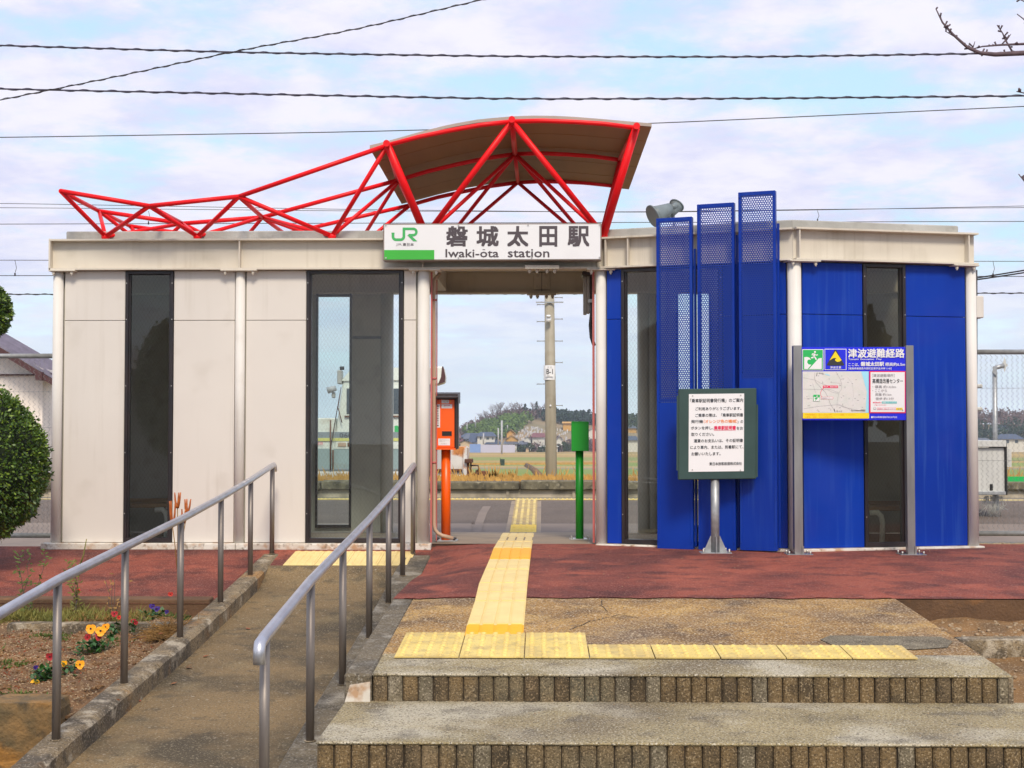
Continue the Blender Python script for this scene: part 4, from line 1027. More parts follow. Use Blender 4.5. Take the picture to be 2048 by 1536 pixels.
m = MB(); m.box(xp - .12, xp + .12, YN - .04, YN + .13, z0, z0 + .014); o = m.build('base_plate', 'galv', nb, bevel=.003)
for sx in (-1, 1):
    m = MB(); m.prism([(.030 * sx, 0), (.092 * sx, 0), (.036 * sx, .125), (.030 * sx, .125)], (1, 0, 0), (0, 0, 1), (xp, YN + .042, z0 + .013), (0, .006, 0)); m.build('gusset', 'galv', nb)
m = MB(); m.prism([(-.003, 0), (.003, 0), (.003, .12), (-.003, .12)], (1, 0, 0), (0, 0, 1), (xp, YN - .028, z0 + .013), (0, .042, 0)); m.build('gusset', 'galv', nb)
for sx in (-.098, -.082, .085, .1):
    m = MB(); q = Vector((xp + sx, YN - .02 + (.1 if abs(sx) < .09 else 0), z0 + .013)); m.tube([q, q + Vector((0, 0, .02))], .008, 8); m.ball(q + Vector((0, 0, .022)), .009); m.build('bolt', 'bolt', o)
m = MB(); m.box(xp - .35, xp + .25, YN - .01, YN + .19, z0 - .01, z0 + .008); 

# ---- tsunami map board
YM = 10.92
mb_ = thing('map_board', 'blue evacuation map board held between two steel posts', 'sign', P(1708, 1110, YM))
fm = lambda x, y, l: P(x, y, YM - .0012 * l)
zg = zcen(YM) - .008
for a, b in ((1587.5, 1604.5), (1813, 1828.5)):
    x0, x1 = P(a, 900, YM).x, P(b, 900, YM).x; zt_ = P(a, 691, YM).z; xm = (x0 + x1) / 2
    m = MB(); m.box(x0, x1, YM - .012, YM + .055, zg + .01, zt_); o = m.build('post', 'steel', mb_, bevel=.003)
    m = MB(); m.box(xm - .1, xm + .1, YM - .07, YM + .10, zg, zg + .012); o = m.build('base_plate', 'steel', mb_, bevel=.003)
    for sx, sy in ((-.08, -.05), (.08, -.05), (-.08, .08), (.08, .08)):
        m = MB(); q = Vector((xm + sx, YM + sy, zg + .012)); m.tube([q, q + Vector((0, 0, .022))], .007, 8); m.build('bolt', 'bolt', o)
    m = MB(); m.box(xm + .022, xm + .036, YM - .024, YM - .0125, zg + .012, zg + .07); m.build('gusset', 'steel', mb_)
pbox(1603.5, 694, 1814.5, 840.5, YM + .001, .022, 'panel', 'print_blue', mb_, .002)
K = lambda x, y: (1590 + x / 8.533, 685 + y / 8.533)
def Rk(x0, y0, x1, y1, layer, mat, nm='print'): return rect(*K(x0, y0), *K(x1, y1), fm, layer, mat, mb_, nm)
def Fk(pts, layer, mat, nm='print'): return flat([K(*q) for q in pts], fm, layer, mat, mb_, nm)
def Sk(pts, w, layer, mat, nm='print'): return stroke([K(*q) for q in pts], w / 8.533, fm, layer, mat, mb_, nm)
def Tk(t, x0, y0, x1, y1, mat, bold=.012, layer=4): return text(t, (*K(x0, y0), *K(x1, y1)), fm, mat, mb_, layer, bold)
def evac(x, y, s, layer):
    q = lambda a, b: (x + a * s, y + b * s)
    Fk([q(0, 0), q(100, 0), q(100, 100), q(0, 100)], layer, 'print_white', 'pictogram'); Fk([q(3, 3), q(97, 3), q(97, 97), q(3, 97)], layer + 1, 'print_green', 'pictogram')
    Fk([q(31, 94), q(78, 43), q(92, 41), q(92, 94)], layer + 2, 'print_white', 'pictogram')
    Fk([q(9, 94), q(9, 38), q(22, 36), q(34, 40), q(41, 50), q(30, 49), q(24, 54), q(23, 63), q(30, 72), q(43, 73), q(26, 94)], layer + 2, 'print_white', 'pictogram')
    Fk([q(60 + 5 * math.cos(a * .785), 13 + 5 * math.sin(a * .785)) for a in range(8)], layer + 2, 'print_white', 'pictogram')
    for pts, w in (([q(58, 20), q(55, 34)], 9), ([q(54, 33), q(63, 42), q(66, 50)], 6), ([q(54, 33), q(50, 40), q(41, 40)], 6), ([q(58, 22), q(66, 28), q(74, 26)], 4.5), ([q(57, 21), q(48, 22), q(46, 29)], 4.5)):
        Sk(pts, w * s, layer + 2, 'print_white', 'pictogram')
evac(125, 115, 3.6, 3)
Rk(505, 108, 878, 468, 3, 'print_white'); Rk(515, 118, 868, 458, 4, 'print_blue')
def rtri(cx, cy, hw, hh, k):
    return [(cx - k * .3, cy - hh), (cx + k * .3, cy - hh), (cx + hw, cy + hh - k * .4), (cx + hw - k * .5, cy + hh), (cx - hw + k * .5, cy + hh), (cx - hw, cy + hh - k * .4)]
Fk(rtri(692, 260, 150, 135, 40), 5, 'print_black', 'pictogram')
Fk([(690, 145), (795, 302), (760, 325), (718, 330), (690, 312), (684, 292), (694, 276), (715, 280), (690, 262), (650, 268), (590, 306)], 6, 'print_yellow', 'pictogram')
Tk('津波注意', 600, 405, 788, 445, 'print_white', .01, 5)
Tk('津波避難経路', 908, 108, 1866, 258, 'print_white', .022)
Tk('Tsunami', 912, 270, 1082, 298, 'print_white'); Tk('Evacuation', 1118, 270, 1348, 298, 'print_white'); Tk('Map', 1386, 272, 1476, 302, 'print_white')
Tk('ここは、', 912, 352, 1094, 404, 'print_white'); Tk('磐城太田駅', 1124, 330, 1518, 402, 'print_white', .03); Tk('標高約6.5m', 1540, 342, 1876, 402, 'print_white', .015)
Tk('［福島県南相馬市原町区高字金井神 1145］', 912, 424, 1648, 462, 'print_white', .01)
Rk(128, 493, 1258, 1200, 3, 'map_paper', 'map'); Fk([(1130, 495), (1256, 495), (1256, 1200), (1205, 1200), (1225, 840), (1165, 620)], 3.6, 'print_cyan', 'map')
for pts, w in (([(340, 510), (335, 600), (350, 670), (450, 780), (520, 850), (560, 930), (600, 1040), (680, 1180)], 5), ([(700, 500), (760, 600), (795, 700), (790, 800), (750, 860), (720, 1000), (715, 1110)], 4),
               ([(140, 600), (340, 640), (430, 690), (560, 740)], 3), ([(150, 1130), (400, 1090), (720, 1060), (860, 1110), (1190, 1180)], 4), ([(130, 795), (450, 800), (600, 800), (750, 860)], 3),
               ([(600, 680), (700, 690), (790, 700)], 3), ([(560, 810), (640, 850), (740, 870)], 3), ([(150, 950), (320, 960)], 2), ([(300, 700), (330, 780), (350, 860)], 3), ([(740, 1050), (900, 1120), (980, 1180)], 3), ([(900, 600), (980, 700), (1000, 900), (980, 1000)], 2)):
    Sk(pts, w, 3.9, 'print_grey', 'map_line')
Sk([(380, 515), (365, 575)], 9, 4, 'print_black', 'map_line'); Sk([(668, 1130), (685, 1190)], 9, 4, 'print_black', 'map_line')
Fk([(515, 530), (600, 555), (590, 568), (520, 548)], 4, 'print_cyan', 'map_line')
Sk([(470, 790), (435, 850), (440, 900), (455, 930)], 6, 4.2, 'print_red', 'map_line')
Rk(478, 734, 735, 776, 4.4, 'print_red'); Fk([(480, 770), (505, 770), (465, 800)], 4.4, 'print_red'); Tk('現在地　磐城太田駅', 490, 742, 726, 768, 'print_white', 0, 5)
evac(308, 886, 1.2, 4.4); Rk(445, 928, 650, 966, 4.4, 'print_red'); Rk(450, 932, 646, 962, 5, 'print_white'); Tk('高構造改善センター', 458, 938, 610, 958, 'print_grey', 0, 5.6)
Tk('至仙台', 405, 514, 486, 538, 'print_black', 0); Tk('至いわき', 705, 1160, 805, 1186, 'print_black', 0)
rnd = random.Random(3)
mlab = MB()
for k in range(46):
    x = rnd.uniform(150, 1180); y = rnd.uniform(520, 1170)
    if 290 < x < 760 and 700 < y < 1010: continue
    w = rnd.uniform(16, 38); h = rnd.uniform(6, 9)
    if rnd.random() < .3: w, h = h, w
    mlab.quad(fm(*K(x, y + h), 4.1), fm(*K(x + w, y + h), 4.1), fm(*K(x + w, y), 4.1), fm(*K(x, y), 4.1))
mlab.build('map_place_marks', 'print_grey', mb_, kind='stuff')
Rk(960, 1160, 1200, 1170, 4.1, 'print_black'); Tk('0　　　　500m', 960, 1140, 1200, 1156, 'print_black', 0)
Rk(132, 1202, 1265, 1296, 3, 'print_yellow'); Tk('＊津波警報時は、直ちに安全な場所にむかって避難してください。', 170, 1216, 1020, 1246, 'print_amber', 0); Tk('＊車道・線路、河川は危険です。', 170, 1256, 650, 1284, 'print_amber', 0)
Rk(1268, 487, 1888, 1205, 3, 'print_red'); Rk(1290, 505, 1872, 1186, 4, 'print_white')
Tk('［津波避難場所］', 1316, 536, 1700, 590, 'print_grey', .008, 5); Tk('高構造改善センター', 1322, 616, 1842, 698, 'print_black', .012, 5)
for t, a in (('・標高 約14.0m', (1322, 730, 1724, 782)), ('・ここから', (1322, 798, 1570, 846)), ('距離 約1km', (1372, 864, 1646, 910)), ('徒歩 約13分', (1376, 934, 1686, 982))): Tk(t, *a, 'print_grey', .01, 5)
Tk('●避難経路の', 1330, 1012, 1480, 1038, 'print_red', .0, 5); Rk(1484, 1006, 1738, 1042, 5, 'print_teal'); Tk('避難ハザードマップ', 1496, 1012, 1728, 1036, 'print_white', 0, 6)
Tk('ご覧いただけます', 1352, 1056, 1562, 1078, 'print_red', 0, 5)
Rk(1340, 1108, 1380, 1146, 5, 'print_grey'); Rk(1346, 1113, 1374, 1136, 6, 'print_white'); Rk(1398, 1112, 1728, 1150, 5, 'print_red'); Rk(1402, 1116, 1724, 1146, 6, 'print_white')
Tk('南相馬市　津波ハザードマップ', 1412, 1122, 1712, 1142, 'print_red', 0, 7); Rk(1728, 1112, 1836, 1152, 6, 'print_yellow'); Tk('検 索', 1750, 1120, 1818, 1146, 'print_grey', 0, 7); Fk([(1822, 1140), (1850, 1158), (1838, 1164)], 8, 'print_black')
Rk(1300, 1260, 1328, 1290, 3, 'print_white'); Tk('東日本旅客鉄道株式会社水戸支社', 1332, 1258, 1744, 1290, 'print_white', .008)

# ---- orange ticket certificate machine
YO = 12.0
om = thing('ticket_machine', 'orange boarding certificate machine with dark hood on an orange post', 'machine', P(890, 1087, YO))
fo = lambda x, y, l: P(x, y, YO - .0012 * l)
pbox(865, 788, 916, 898, YO + .01, .17, 'case', 'dark_brown', om, .004)
pbox(866.5, 896, 911, 899.5, YO - .03, .06, 'case_rim', 'orange_paint', om)
for a, b in ((864.5, 866), (911.5, 913.5)): pbox(a, 790, b, 899, YO - .03, .05, 'case_rim', 'dark_brown', om)
m = MB(); a = P(862, 786, YO); b = P(918, 786, YO); zt2 = a.z; sl = .055
m.hexa([(a.x, YO - .08, zt2 - .048), (b.x - .015, YO - .08, zt2 - .048), (b.x - .015, YO + .2, zt2 - .01), (a.x, YO + .2, zt2 - .01), (a.x, YO - .08, zt2 - .034), (b.x, YO - .08, zt2 - .034), (b.x, YO + .2, zt2 + .012), (a.x, YO + .2, zt2 + .012)])
m.build('hood', 'dark_brown', om, bevel=.003)
m = MB(); m.hexa([(b.x - .008, YO - .08, zt2 - .085), (b.x, YO - .08, zt2 - .085), (b.x, YO + .2, zt2 - .085), (b.x - .008, YO + .2, zt2 - .085), (b.x - .008, YO - .08, zt2 - .034), (b.x, YO - .08, zt2 - .034), (b.x, YO + .2, zt2 + .01), (b.x - .008, YO + .2, zt2 + .01)]); m.build('hood_side', 'dark_brown', om)
pbox(868, 799, 909, 895.5, YO - .004, .012, 'door', 'orange_paint', om, .003)
C = lambda x, y: (860 + x / 7.68, 780 + y / 7.68)
def Ro(x0, y0, x1, y1, l, mt, nm='label_plate'): return rect(*C(x0, y0), *C(x1, y1), fo, l, mt, om, nm)
Ro(82, 218, 155, 576, 5, 'print_white'); Ro(177, 152, 292, 206, 5, 'print_white'); Ro(177, 219, 340, 281, 5, 'print_white'); Ro(126, 746, 308, 850, 5, 'print_white'); Ro(176, 622, 342, 718, 5, 'orange_paint', 'slot_rim'); Ro(184, 634, 334, 706, 6, 'black', 'slot')
for i, ch in enumerate('乗車駅証明書発行機'):
    text(ch, (*C(108, 238 + i * 37), *C(133, 262 + i * 37)), fo, 'print_black', om, 6, .015)
def To(t, x0, y0, x1, y1, mt, b=0): text(t, (*C(x0, y0), *C(x1, y1)), fo, mt, om, 6, b)
To('ご利用の際は', 190, 168, 244, 178, 'print_grey'); To('ボタンを押す', 190, 184, 244, 194, 'print_grey'); stroke([C(*q) for q in arc(266, 179, 10, 0, 330, 10)], .6, fo, 6, 'print_grey', om); Ro(310, 168, 324, 188, 6, 'print_amber')
To('乗車証明書', 214, 230, 306, 246, 'print_red', .01); To('１．発行機をご利用ください', 192, 258, 326, 270, 'print_grey')
To('証明書を取り忘れないよう', 142, 760, 292, 774, 'print_grey'); To('ご注意ください', 142, 782, 230, 794, 'print_grey'); To('東日本旅客鉄道株式会社', 166, 820, 262, 834, 'print_grey')
xo = P(890.5, 1000, YO).x
m = MB(); m.tube([(xo, YO + .08, .0), (xo, YO + .08, P(890, 896, YO).z)], .040, 24); m.build('post', 'orange_paint', om)
m = MB(); m.box(xo - .085, xo + .10, YO - .02, YO + .18, -.002, .010); o = m.build('base_plate', 'galv', om, bevel=.003)
for sx, sy in ((-.07, 0), (.075, 0), (.075, .15), (-.07, .15)):
    m = MB(); q = Vector((xo + sx, YO + sy, .01)); m.tube([q, q + Vector((0, 0, .014))], .012, 6, smooth=False); m.build('bolt', 'dark_brown', o)
# ---- green collection box
YG = 12.2
gb = thing('ticket_box', 'plain green metal ticket box on a green post', 'box', P(1159, 1082, YG))
pbox(1143, 844, 1177.5, 902, YG - .03, .16, 'box', 'green_paint', gb, .002)
pbox(1144, 843, 1177, 845, YG - .035, .17, 'lid', 'green_paint', gb)
xg = P(1159.5, 1000, YG).x
m = MB(); m.tube([(xg, YG + .06, -.0), (xg, YG + .06, P(1159, 900, YG).z)], .034, 24); m.build('post', 'green_paint', gb)
m = MB(); m.box(xg - .085, xg + .085, YG - .03, YG + .15, .0, .009); o = m.build('base_plate', 'bolt', gb, bevel=.002)
for sx in (-.07, .07):
    for sy in (0, .1):
        m = MB(); q = Vector((xg + sx, YG + sy, .009)); m.tube([q, q + Vector((0, 0, .02))], .009, 6, smooth=False); m.build('bolt', 'bolt', o)

# ================================================================== RAILINGS
YP = [5.28, 6.33, 7.36, 8.5, 9.57, 10.55, 11.4]
def railing(name, X, ys, label, lead, tail):
    t = thing(name, label, 'handrail', (X, sum(ys) / len(ys), -.3), None)
    for y in ys:
        z = kz(y); m = MB(); m.tube([(X, y, z - .02), (X, y, z + .70)], .019, 20); m.build('post', 'post_steel', t)
        m = MB(); m.tube([(X, y, z - .001), (X, y, z + .004)], .026, 16); m.build('grout_collar', 'old_concrete', t)
    pts = [(X, y, kz(y) + .705) for y in ys]
    y0, y1 = ys[0], ys[-1]; z0, z1 = kz(y0) + .705, kz(y1) + .705
    s0 = (kz(ys[1]) - kz(y0)) / (ys[1] - y0)
    pts = lead(X, y0, z0, s0) + pts + [(X, y1 + .05, z1 + .004), (X, y1 + .075, z1 - .006), (X, y1 + .085, z1 - .03), (X, y1 + .086, z1 - .05)]
    m = MB(); m.tube(pts, .0225, 20); m.build('rail', 'rail_steel', t)
    return t
railing('handrail', -1.02, YP, 'steel handrail between the ramp and the steps, its near end bent down', lambda X, y, z, s: [(X, y - .105, z - .085), (X, y - .105, z - .035), (X, y - .090, z - .012), (X, y - .06, z - .004 - .06 * s)], 0)
railing('handrail', -2.15, [4.2] + YP, 'steel handrail along the flower bed on the left side of the ramp', lambda X, y, z, s: [(X, y - .6, z - .6 * s)], 0)

# ================================================================== FENCES
def fence(x0, x1, Y, ztop, zbot, label, posts):
    t = thing('chain_link_fence', label, 'fence', ((x0 + x1) / 2, Y, zbot))
    for z in (ztop, zbot): m = MB(); m.tube([(x0, Y, z), (x1, Y, z)], .0215, 14); m.build('rail', 'galv', t)
    for x in posts: m = MB(); m.tube([(x, Y, zbot - .2), (x, Y, ztop + .02)], .024, 14); m.build('post', 'galv', t)
    m = MB(); p = .044; n = int((x1 - x0) / p); k = int((ztop - zbot - .04) / (p * .5))
    for i in range(n + 1):
        x = x0 + i * p; pts = []
        for j in range(k + 1):
            s = 1 if j % 2 else -1
            pts.append((x + s * p * .25 * (1 if i % 2 else 1) + p * .0, Y + (.0025 if (j + i) % 2 else -.0025), zbot + .02 + j * p * .5))
        m.tube(pts, .0019, 3, caps=False)
        pts = [(2 * x + p * .5 - q[0], q[1], q[2]) for q in pts]
    m.build('wire_mesh', 'galv', t, kind='stuff')
    m = MB()
    for j in range(1, 5): z = zbot + (ztop - zbot) * j / 5; m.tube([(x0, Y + .004, z), (x1, Y + .004, z)], .0015, 3)
    m.build('tension_wire', 'galv', t, kind='stuff')
fy = 12.35
fence(-7.5, XL + .02, fy, P(50, 712, fy).z, P(50, 1071, fy).z, 'chain link fence to the left of the station building, behind the round shrub', [-7.4, XL - .02])
fy = 12.2
fence(XR + .02, 7.0, fy, P(2000, 704, fy).z, P(2000, 1067, fy).z, 'chain link fence to the right of the station building', [XR + .05, 6.9])

# gravel strip at the right corner
rnd = random.Random(5)
def scatter(name, n, fn, mat, size, **kw):
    m = MB()
    for i in range(n):
        x, y, z = fn(); s = rnd.uniform(*size)
        m.ball((x, y, z), s * rnd.uniform(.7, 1.2), s * rnd.uniform(.7, 1.2), s * .6, 5, 3, .25, rnd)
    return m.build(name, mat, kind='stuff', **kw)
grid('gravel_bed', [XR + .04, 4.2, 5, 9], [11.79, 12.2, 12.9], lambda x, y: -.06, 'gravel', kind='structure')
def gfn(): return rnd.uniform(XR + .12, 4.6), 11.82 + rnd.random() * .7, -.055
scatter('gravel', 1500, gfn, 'pebble', (.012, .028), label='loose grey gravel beside the right end of the station wall', cat='gravel')

# ================================================================== FLOWER BED (left)
def zbed(x, y): return interp([(6.7, -.42), (7.4, -.39), (8.9, -.345), (9.1, -.30), (9.6, -.31)], y) + .012 * math.sin(x * 13 + y * 7) + .008 * math.sin(x * 31 - y * 23)
def zsoil(x, y): return min(zbed(x, y) + rnd.uniform(-.006, .006), kz(y) - .014) if x > -2.27 else zbed(x, y) + rnd.uniform(-.006, .006)
bxs = rng(-6, -3.4, 10) + rng(-3.3, -2.222, 26)
grid('flower_bed_soil', bxs, rng(6.74, 9.60, 60), zsoil, 'soil', kind='structure')
def sfn():
    x, y = rnd.uniform(-3.6, -2.24), rnd.uniform(6.8, 9.5); return x, y, zbed(x, y)
scatter('soil_crumbs', 3200, sfn, 'pebble', (.003, .009), label='small stones and crumbs lying on the flower bed soil', cat='stones')
scatter('soil_clods', 1500, sfn, 'soil', (.006, .018), label='brown clods of earth on the flower bed soil', cat='soil')
def rock(x0, x1, y0, y1, z0, z1, mat, name, parent=None, **kw):
    m = MB(); N = 6; vs = []; idx = {}
    for i in range(N + 1):
        for j in range(N + 1):
            for k in range(N + 1):
                if i in (0, N) or j in (0, N) or k in (0, N):
                    u, v, w = i / N, j / N, k / N
                    q = Vector((x0 + (x1 - x0) * u, y0 + (y1 - y0) * v, z0 + (z1 - z0) * w)); c = Vector(((x0 + x1) / 2, (y0 + y1) / 2, (z0 + z1) / 2))
                    e = sum(1 for a in (u, v, w) if a in (0, 1)); q = q.lerp(c, [0, .0, .05, .12][e] + rnd.uniform(0, .035)); idx[i, j, k] = len(vs); vs.append(q)
    fs = []
    for a in range(N):
        for b in range(N):
            for c_ in (0, N):
                fs += [(idx[a, b, c_], idx[a + 1, b, c_], idx[a + 1, b + 1, c_], idx[a, b + 1, c_]), (idx[a, c_, b], idx[a + 1, c_, b], idx[a + 1, c_, b + 1], idx[a, c_, b + 1]), (idx[c_, a, b], idx[c_, a + 1, b], idx[c_, a + 1, b + 1], idx[c_, a, b + 1])]
    m.add(vs, fs); return m.build(name, mat, parent, **kw)
m = MB(); m.box(-6, -2.226, 6.75, 6.9, -.9, -.43); m.build('bed_fill', 'soil', kind='structure')
t = strip_parent('flower_bed_wall', (-2.8, 6.75, -.75))
for x0, x1, z0, z1 in ((-2.60, -2.245, -.62, -.335), (-3.15, -2.62, -.62, -.33), (-3.8, -3.17, -.62, -.34), (-2.75, -2.235, -.78, -.60), (-3.4, -2.77, -.78, -.60)):
    rock(x0, x1, 6.60, 6.86, z0, z1, 'lichen_stone', 'wall_stone', t)
t = strip_parent('bed_edging', (-3, 9, -.3))
for x0, x1 in ((-2.60, -2.235), (-3.05, -2.61), (-3.36, -3.06)): rock(x0, x1, 8.93, 9.04, -.40, -.283, 'old_concrete', 'edging_stone', t)

def leafq(m, c, d, up, L, W):
    c = Vector(c); d = Vector(d).normalized(); s = d.cross(Vector(up)).normalized() * W / 2
    m.add([c, c + d * L * .5 + s, c + d * L, c + d * L * .5 - s], [(0, 1, 2, 3)])
def rdir(zlo=-.2, zhi=1):
    a = rnd.uniform(0, 6.283); z = rnd.uniform(zlo, zhi); r = math.sqrt(max(.02, 1 - z * z)); return Vector((r * math.cos(a), r * math.sin(a), z))
def pansy_bloom(m, mc, c, face, s):
    c = Vector(c); f = Vector(face).normalized(); u = f.cross(Vector((0, 0, 1))).normalized(); w = u.cross(f) * -1
    w = Vector((0, 0, 1)) - f * f.z; w.normalize()
    for ang, r_, l in ((35, .62, .0), (145, .62, .001), (-10, .55, .003), (190, .55, .003), (270, .68, .005)):
        cc = c + (u * math.cos(R(ang)) + w * math.sin(R(ang))) * s * .42 + f * l; n = 9; pts = []
        for k in range(n):
            a = 2 * math.pi * k / n; rr = s * r_ * 1.15 * (1 + rnd.uniform(-.1, .1)); pts.append(cc + (u * math.cos(a) + w * math.sin(a)) * rr * .8 + f * (rnd.uniform(-.003, .004) + .004))
        m.add([cc] + pts, [(0, 1 + k, 1 + (k + 1) % n) for k in range(n)])
    pts = [c + (u * math.cos(a * .785) + w * math.sin(a * .785) * .9 - w * .15) * s * .20 + f * .013 for a in range(8)]
    mc.add(pts, [tuple(range(8))])
def pansy(px, py, blooms, label, leafpx=None, nleaf=150, spread=.075, cat='pansy'):
    z = -.36
    for _ in range(6): p = G(px, py, z); z = zbed(p.x, p.y)
    t = thing('pansy', label, cat, p)
    m = MB()
    for i in range(nleaf):
        d = rdir(0, .9); c = p + Vector((rnd.gauss(0, spread * .5), rnd.gauss(0, spread * .5), rnd.uniform(0, .06))); leafq(m, c, d, (rnd.uniform(-.3, .3), 0, 1), rnd.uniform(.026, .05), rnd.uniform(.018, .03))
    m.build('foliage', 'flower_leaf', t, kind='stuff')
    for bx, by, s, mt in blooms:
        b = P(bx, by, p.y - rnd.uniform(.0, .05)); mm, mc = MB(), MB(); s *= 1.2
        pansy_bloom(mm, mc, b, (rnd.uniform(-.3, .4), -1, rnd.uniform(.2, .5)), s); o = mm.build('bloom', mt, t); mc.build('bloom_centre', 'petal_centre', t)
        st_ = MB(); st_.tube([b, (b + p) / 2 + Vector((0, .01, .01)), p], .0018, 4); st_.build('stem', 'flower_leaf', t)
pansy(184, 1306, [(182, 1258, .026, 'petal_orange'), (202, 1262, .028, 'petal_orange'), (212, 1254, .020, 'petal_orange'), (176, 1274, .018, 'petal_red'), (198, 1276, .016, 'petal_red')], 'pansy with a big cluster of orange blooms in the middle of the flower bed')
pansy(222, 1280, [(196, 1270, .015, 'petal_red')], 'leafy pansy touching the right side of the orange cluster', nleaf=30, spread=.03)
pansy(93, 1362, [(70, 1368, .024, 'petal_yellow'), (46, 1369, .010, 'petal_purple'), (72, 1335, .011, 'petal_purple'), (100, 1313, .019, 'petal_red')], 'pansy with one yellow bloom beside the lichen covered stone')
pansy(142, 1345, [(160, 1329, .022, 'petal_orange'), (129, 1327, .015, 'petal_yellow'), (130, 1338, .014, 'petal_red')], 'pansy with orange blooms partly behind the nearest handrail post', nleaf=40)
pansy(236, 1268, [(229, 1228, .019, 'petal_red'), (246, 1238, .014, 'petal_red'), (267, 1243, .016, 'petal_red'), (238, 1235, .012, 'petal_coral')], 'dark red pansy above the orange one, near the concrete edging', nleaf=50)
pansy(268, 1266, [(272, 1246, .012, 'petal_red')], 'small leafy pansy right of the second handrail post', nleaf=26, spread=.025)
pansy(305, 1240, [(304, 1213, .017, 'petal_purple'), (315, 1218, .018, 'petal_purple'), (334, 1224, .013, 'petal_purple')], 'purple pansy at the back of the bed', nleaf=40)
pansy(342, 1222, [(341, 1189, .016, 'petal_coral'), (345, 1199, .019, 'petal_coral'), (352, 1204, .014, 'petal_coral'), (370, 1200, .015, 'petal_coral')], 'coral red pansy in the back right corner of the bed', nleaf=24)
pansy(172, 1215, [(157, 1181, .014, 'petal_coral'), (163, 1190, .013, 'petal_red'), (170, 1198, .013, 'petal_red'), (180, 1184, .010, 'petal_red'), (192, 1193, .011, 'petal_red'), (196, 1206, .013, 'petal_red'), (178, 1204, .012, 'petal_coral'), (208, 1206, .010, 'petal_coral')], 'tall red flowered plant against the brown retaining wall', nleaf=24)

# weeds at the back of the bed
m = MB()
for i in range(5200):
    x = rnd.uniform(-3.9, -2.55); y = rnd.uniform(9.05, 9.5); z = zbed(x, y)
    if rnd.random() > .25 + .75 * min(1, max(0, (-2.75 - x) / .5)): continue
    d = rdir(.2, 1); leafq(m, (x, y, z), d, (0, 1, .3), rnd.uniform(.03, .10), rnd.uniform(.003, .008))
m.build('weeds', 'weed', kind='stuff', label='low green and yellow weeds under the red pavement edge', cat='weeds')
m = MB()
for i in range(700):
    x = rnd.uniform(-3.05, -2.66); y = rnd.uniform(9.05, 9.45); leafq(m, (x, y, zbed(x, y)), rdir(.1, .8), (0, 1, .3), rnd.uniform(.03, .08), rnd.uniform(.003, .007))
m.build('dry_grass', 'weed_dry', kind='stuff', label='yellowed dry grass among the weeds behind the edging stones', cat='grass')
m = MB()
for i in range(420):
    x = rnd.gauss(-2.36, .05); y = rnd.gauss(8.75, .10); d = Vector((rnd.uniform(-1, .6), rnd.uniform(-1, .3), rnd.uniform(-.1, .35))); q = Vector((x + .05, y + .1, zbed(x, y) + .03))
    m.tube([q, q + d.normalized() * .05, q + d.normalized() * rnd.uniform(.08, .15) - Vector((0, 0, .02))], .0018, 3, caps=False)
m.build('withered_tuft', 'weed_dry', label='brown withered grass tuft against the left curb', cat='grass tuft', kind='stuff')
def sprig(base, H, n, mat, lmat, label, name='weed_plant', cat='plant', lw=.012, spread=.25, leaves=20):
    base = Vector(base); t = thing(name, label, cat, base)
    s = MB(); l = MB()
    for k in range(n):
        d = Vector((rnd.uniform(-spread, spread), rnd.uniform(-.1, .1), 1)); pts = [base]; q = base.copy()
        for i in range(5):
            q = q + (d + Vector((rnd.uniform(-.3, .3), rnd.uniform(-.2, .2), 0))) * H / 5; pts.append(q.copy())
            for j in range(leaves // 5): leafq(l, q + Vector((rnd.uniform(-.02, .02), 0, rnd.uniform(-.05, .03))), rdir(-.3, .8), (0, -1, .4), rnd.uniform(.02, .05), lw)
        s.tube(pts, .003, 4, r1=.0012)
    s.build('stems', mat, t); l.build('leaves', lmat, t, kind='stuff')
sprig((-3.36, 9.3, -.30), .42, 3, 'bark', 'weed_green', 'leafy green weed at the left edge of the bed', leaves=40)
sprig((-3.05, 9.3, -.30), .34, 3, 'bark', 'weed', 'thin yellowing shrub in the bed left of the first handrail post', leaves=40)
sprig((-2.80, 9.3, -.30), .26, 4, 'bark', 'weed_dry', 'nearly leafless twiggy plant beside the tall red flowers', leaves=5, spread=.5)
# lily seed pods
lb = Vector((P(355, 1190, 9.2).x, 9.2, -.30)); t = thing('lily_plant', 'dried lily stalk with split orange seed pods beside the left handrail', 'plant', lb)
for k, (a, b, c, d) in enumerate([(345, 1052, 344, 1002), (355, 1016, 356, 985), (374, 1026, 375, 998), (368, 1046, 370, 1018)]):
    p0, p1 = P(a, b, 9.2), P(c, d, 9.2); ax = (p1 - p0); L = ax.length; ax.normalize()
    m = MB()
    for q in range(3):
        an = 2 * math.pi * q / 3 + k; sd_ = Vector((math.cos(an), math.sin(an), 0)); n = 7; pts = []
        for i in range(n):
            tt = i / (n - 1); r_ = .014 * math.sin(math.pi * min(1, tt * .9 + .05)) + .020 * tt ** 3; pts.append(p0 + ax * L * tt + sd_ * r_)
        m.tube(pts, .0085, 6, r1=.004)
    m.build('seed_pod', 'pod', t)
    m = MB(); m.tube([lb + Vector((0, 0, .3)), (lb + Vector((0, 0, .35))).lerp(p0, .6), p0], .003, 6); m.build('stalk', 'weed_dry', t)
m = MB(); m.tube([lb, lb + Vector((0, 0, .35))], .004, 6); m.build('stalk', 'weed_dry', t)
b0 = G(163, 1190, -.3); m = MB(); m.tube([P(160, 1130, 9.3), P(167, 1110, 9.3), P(173, 1078, 9.3)], .006, 6, r1=.003); m.tube([P(152, 1200, 9.3), P(160, 1130, 9.3)], .002, 5)
m.build('grass_stalk', 'weed', label='single yellow grass stalk rising from the weeds', cat='grass stalk')
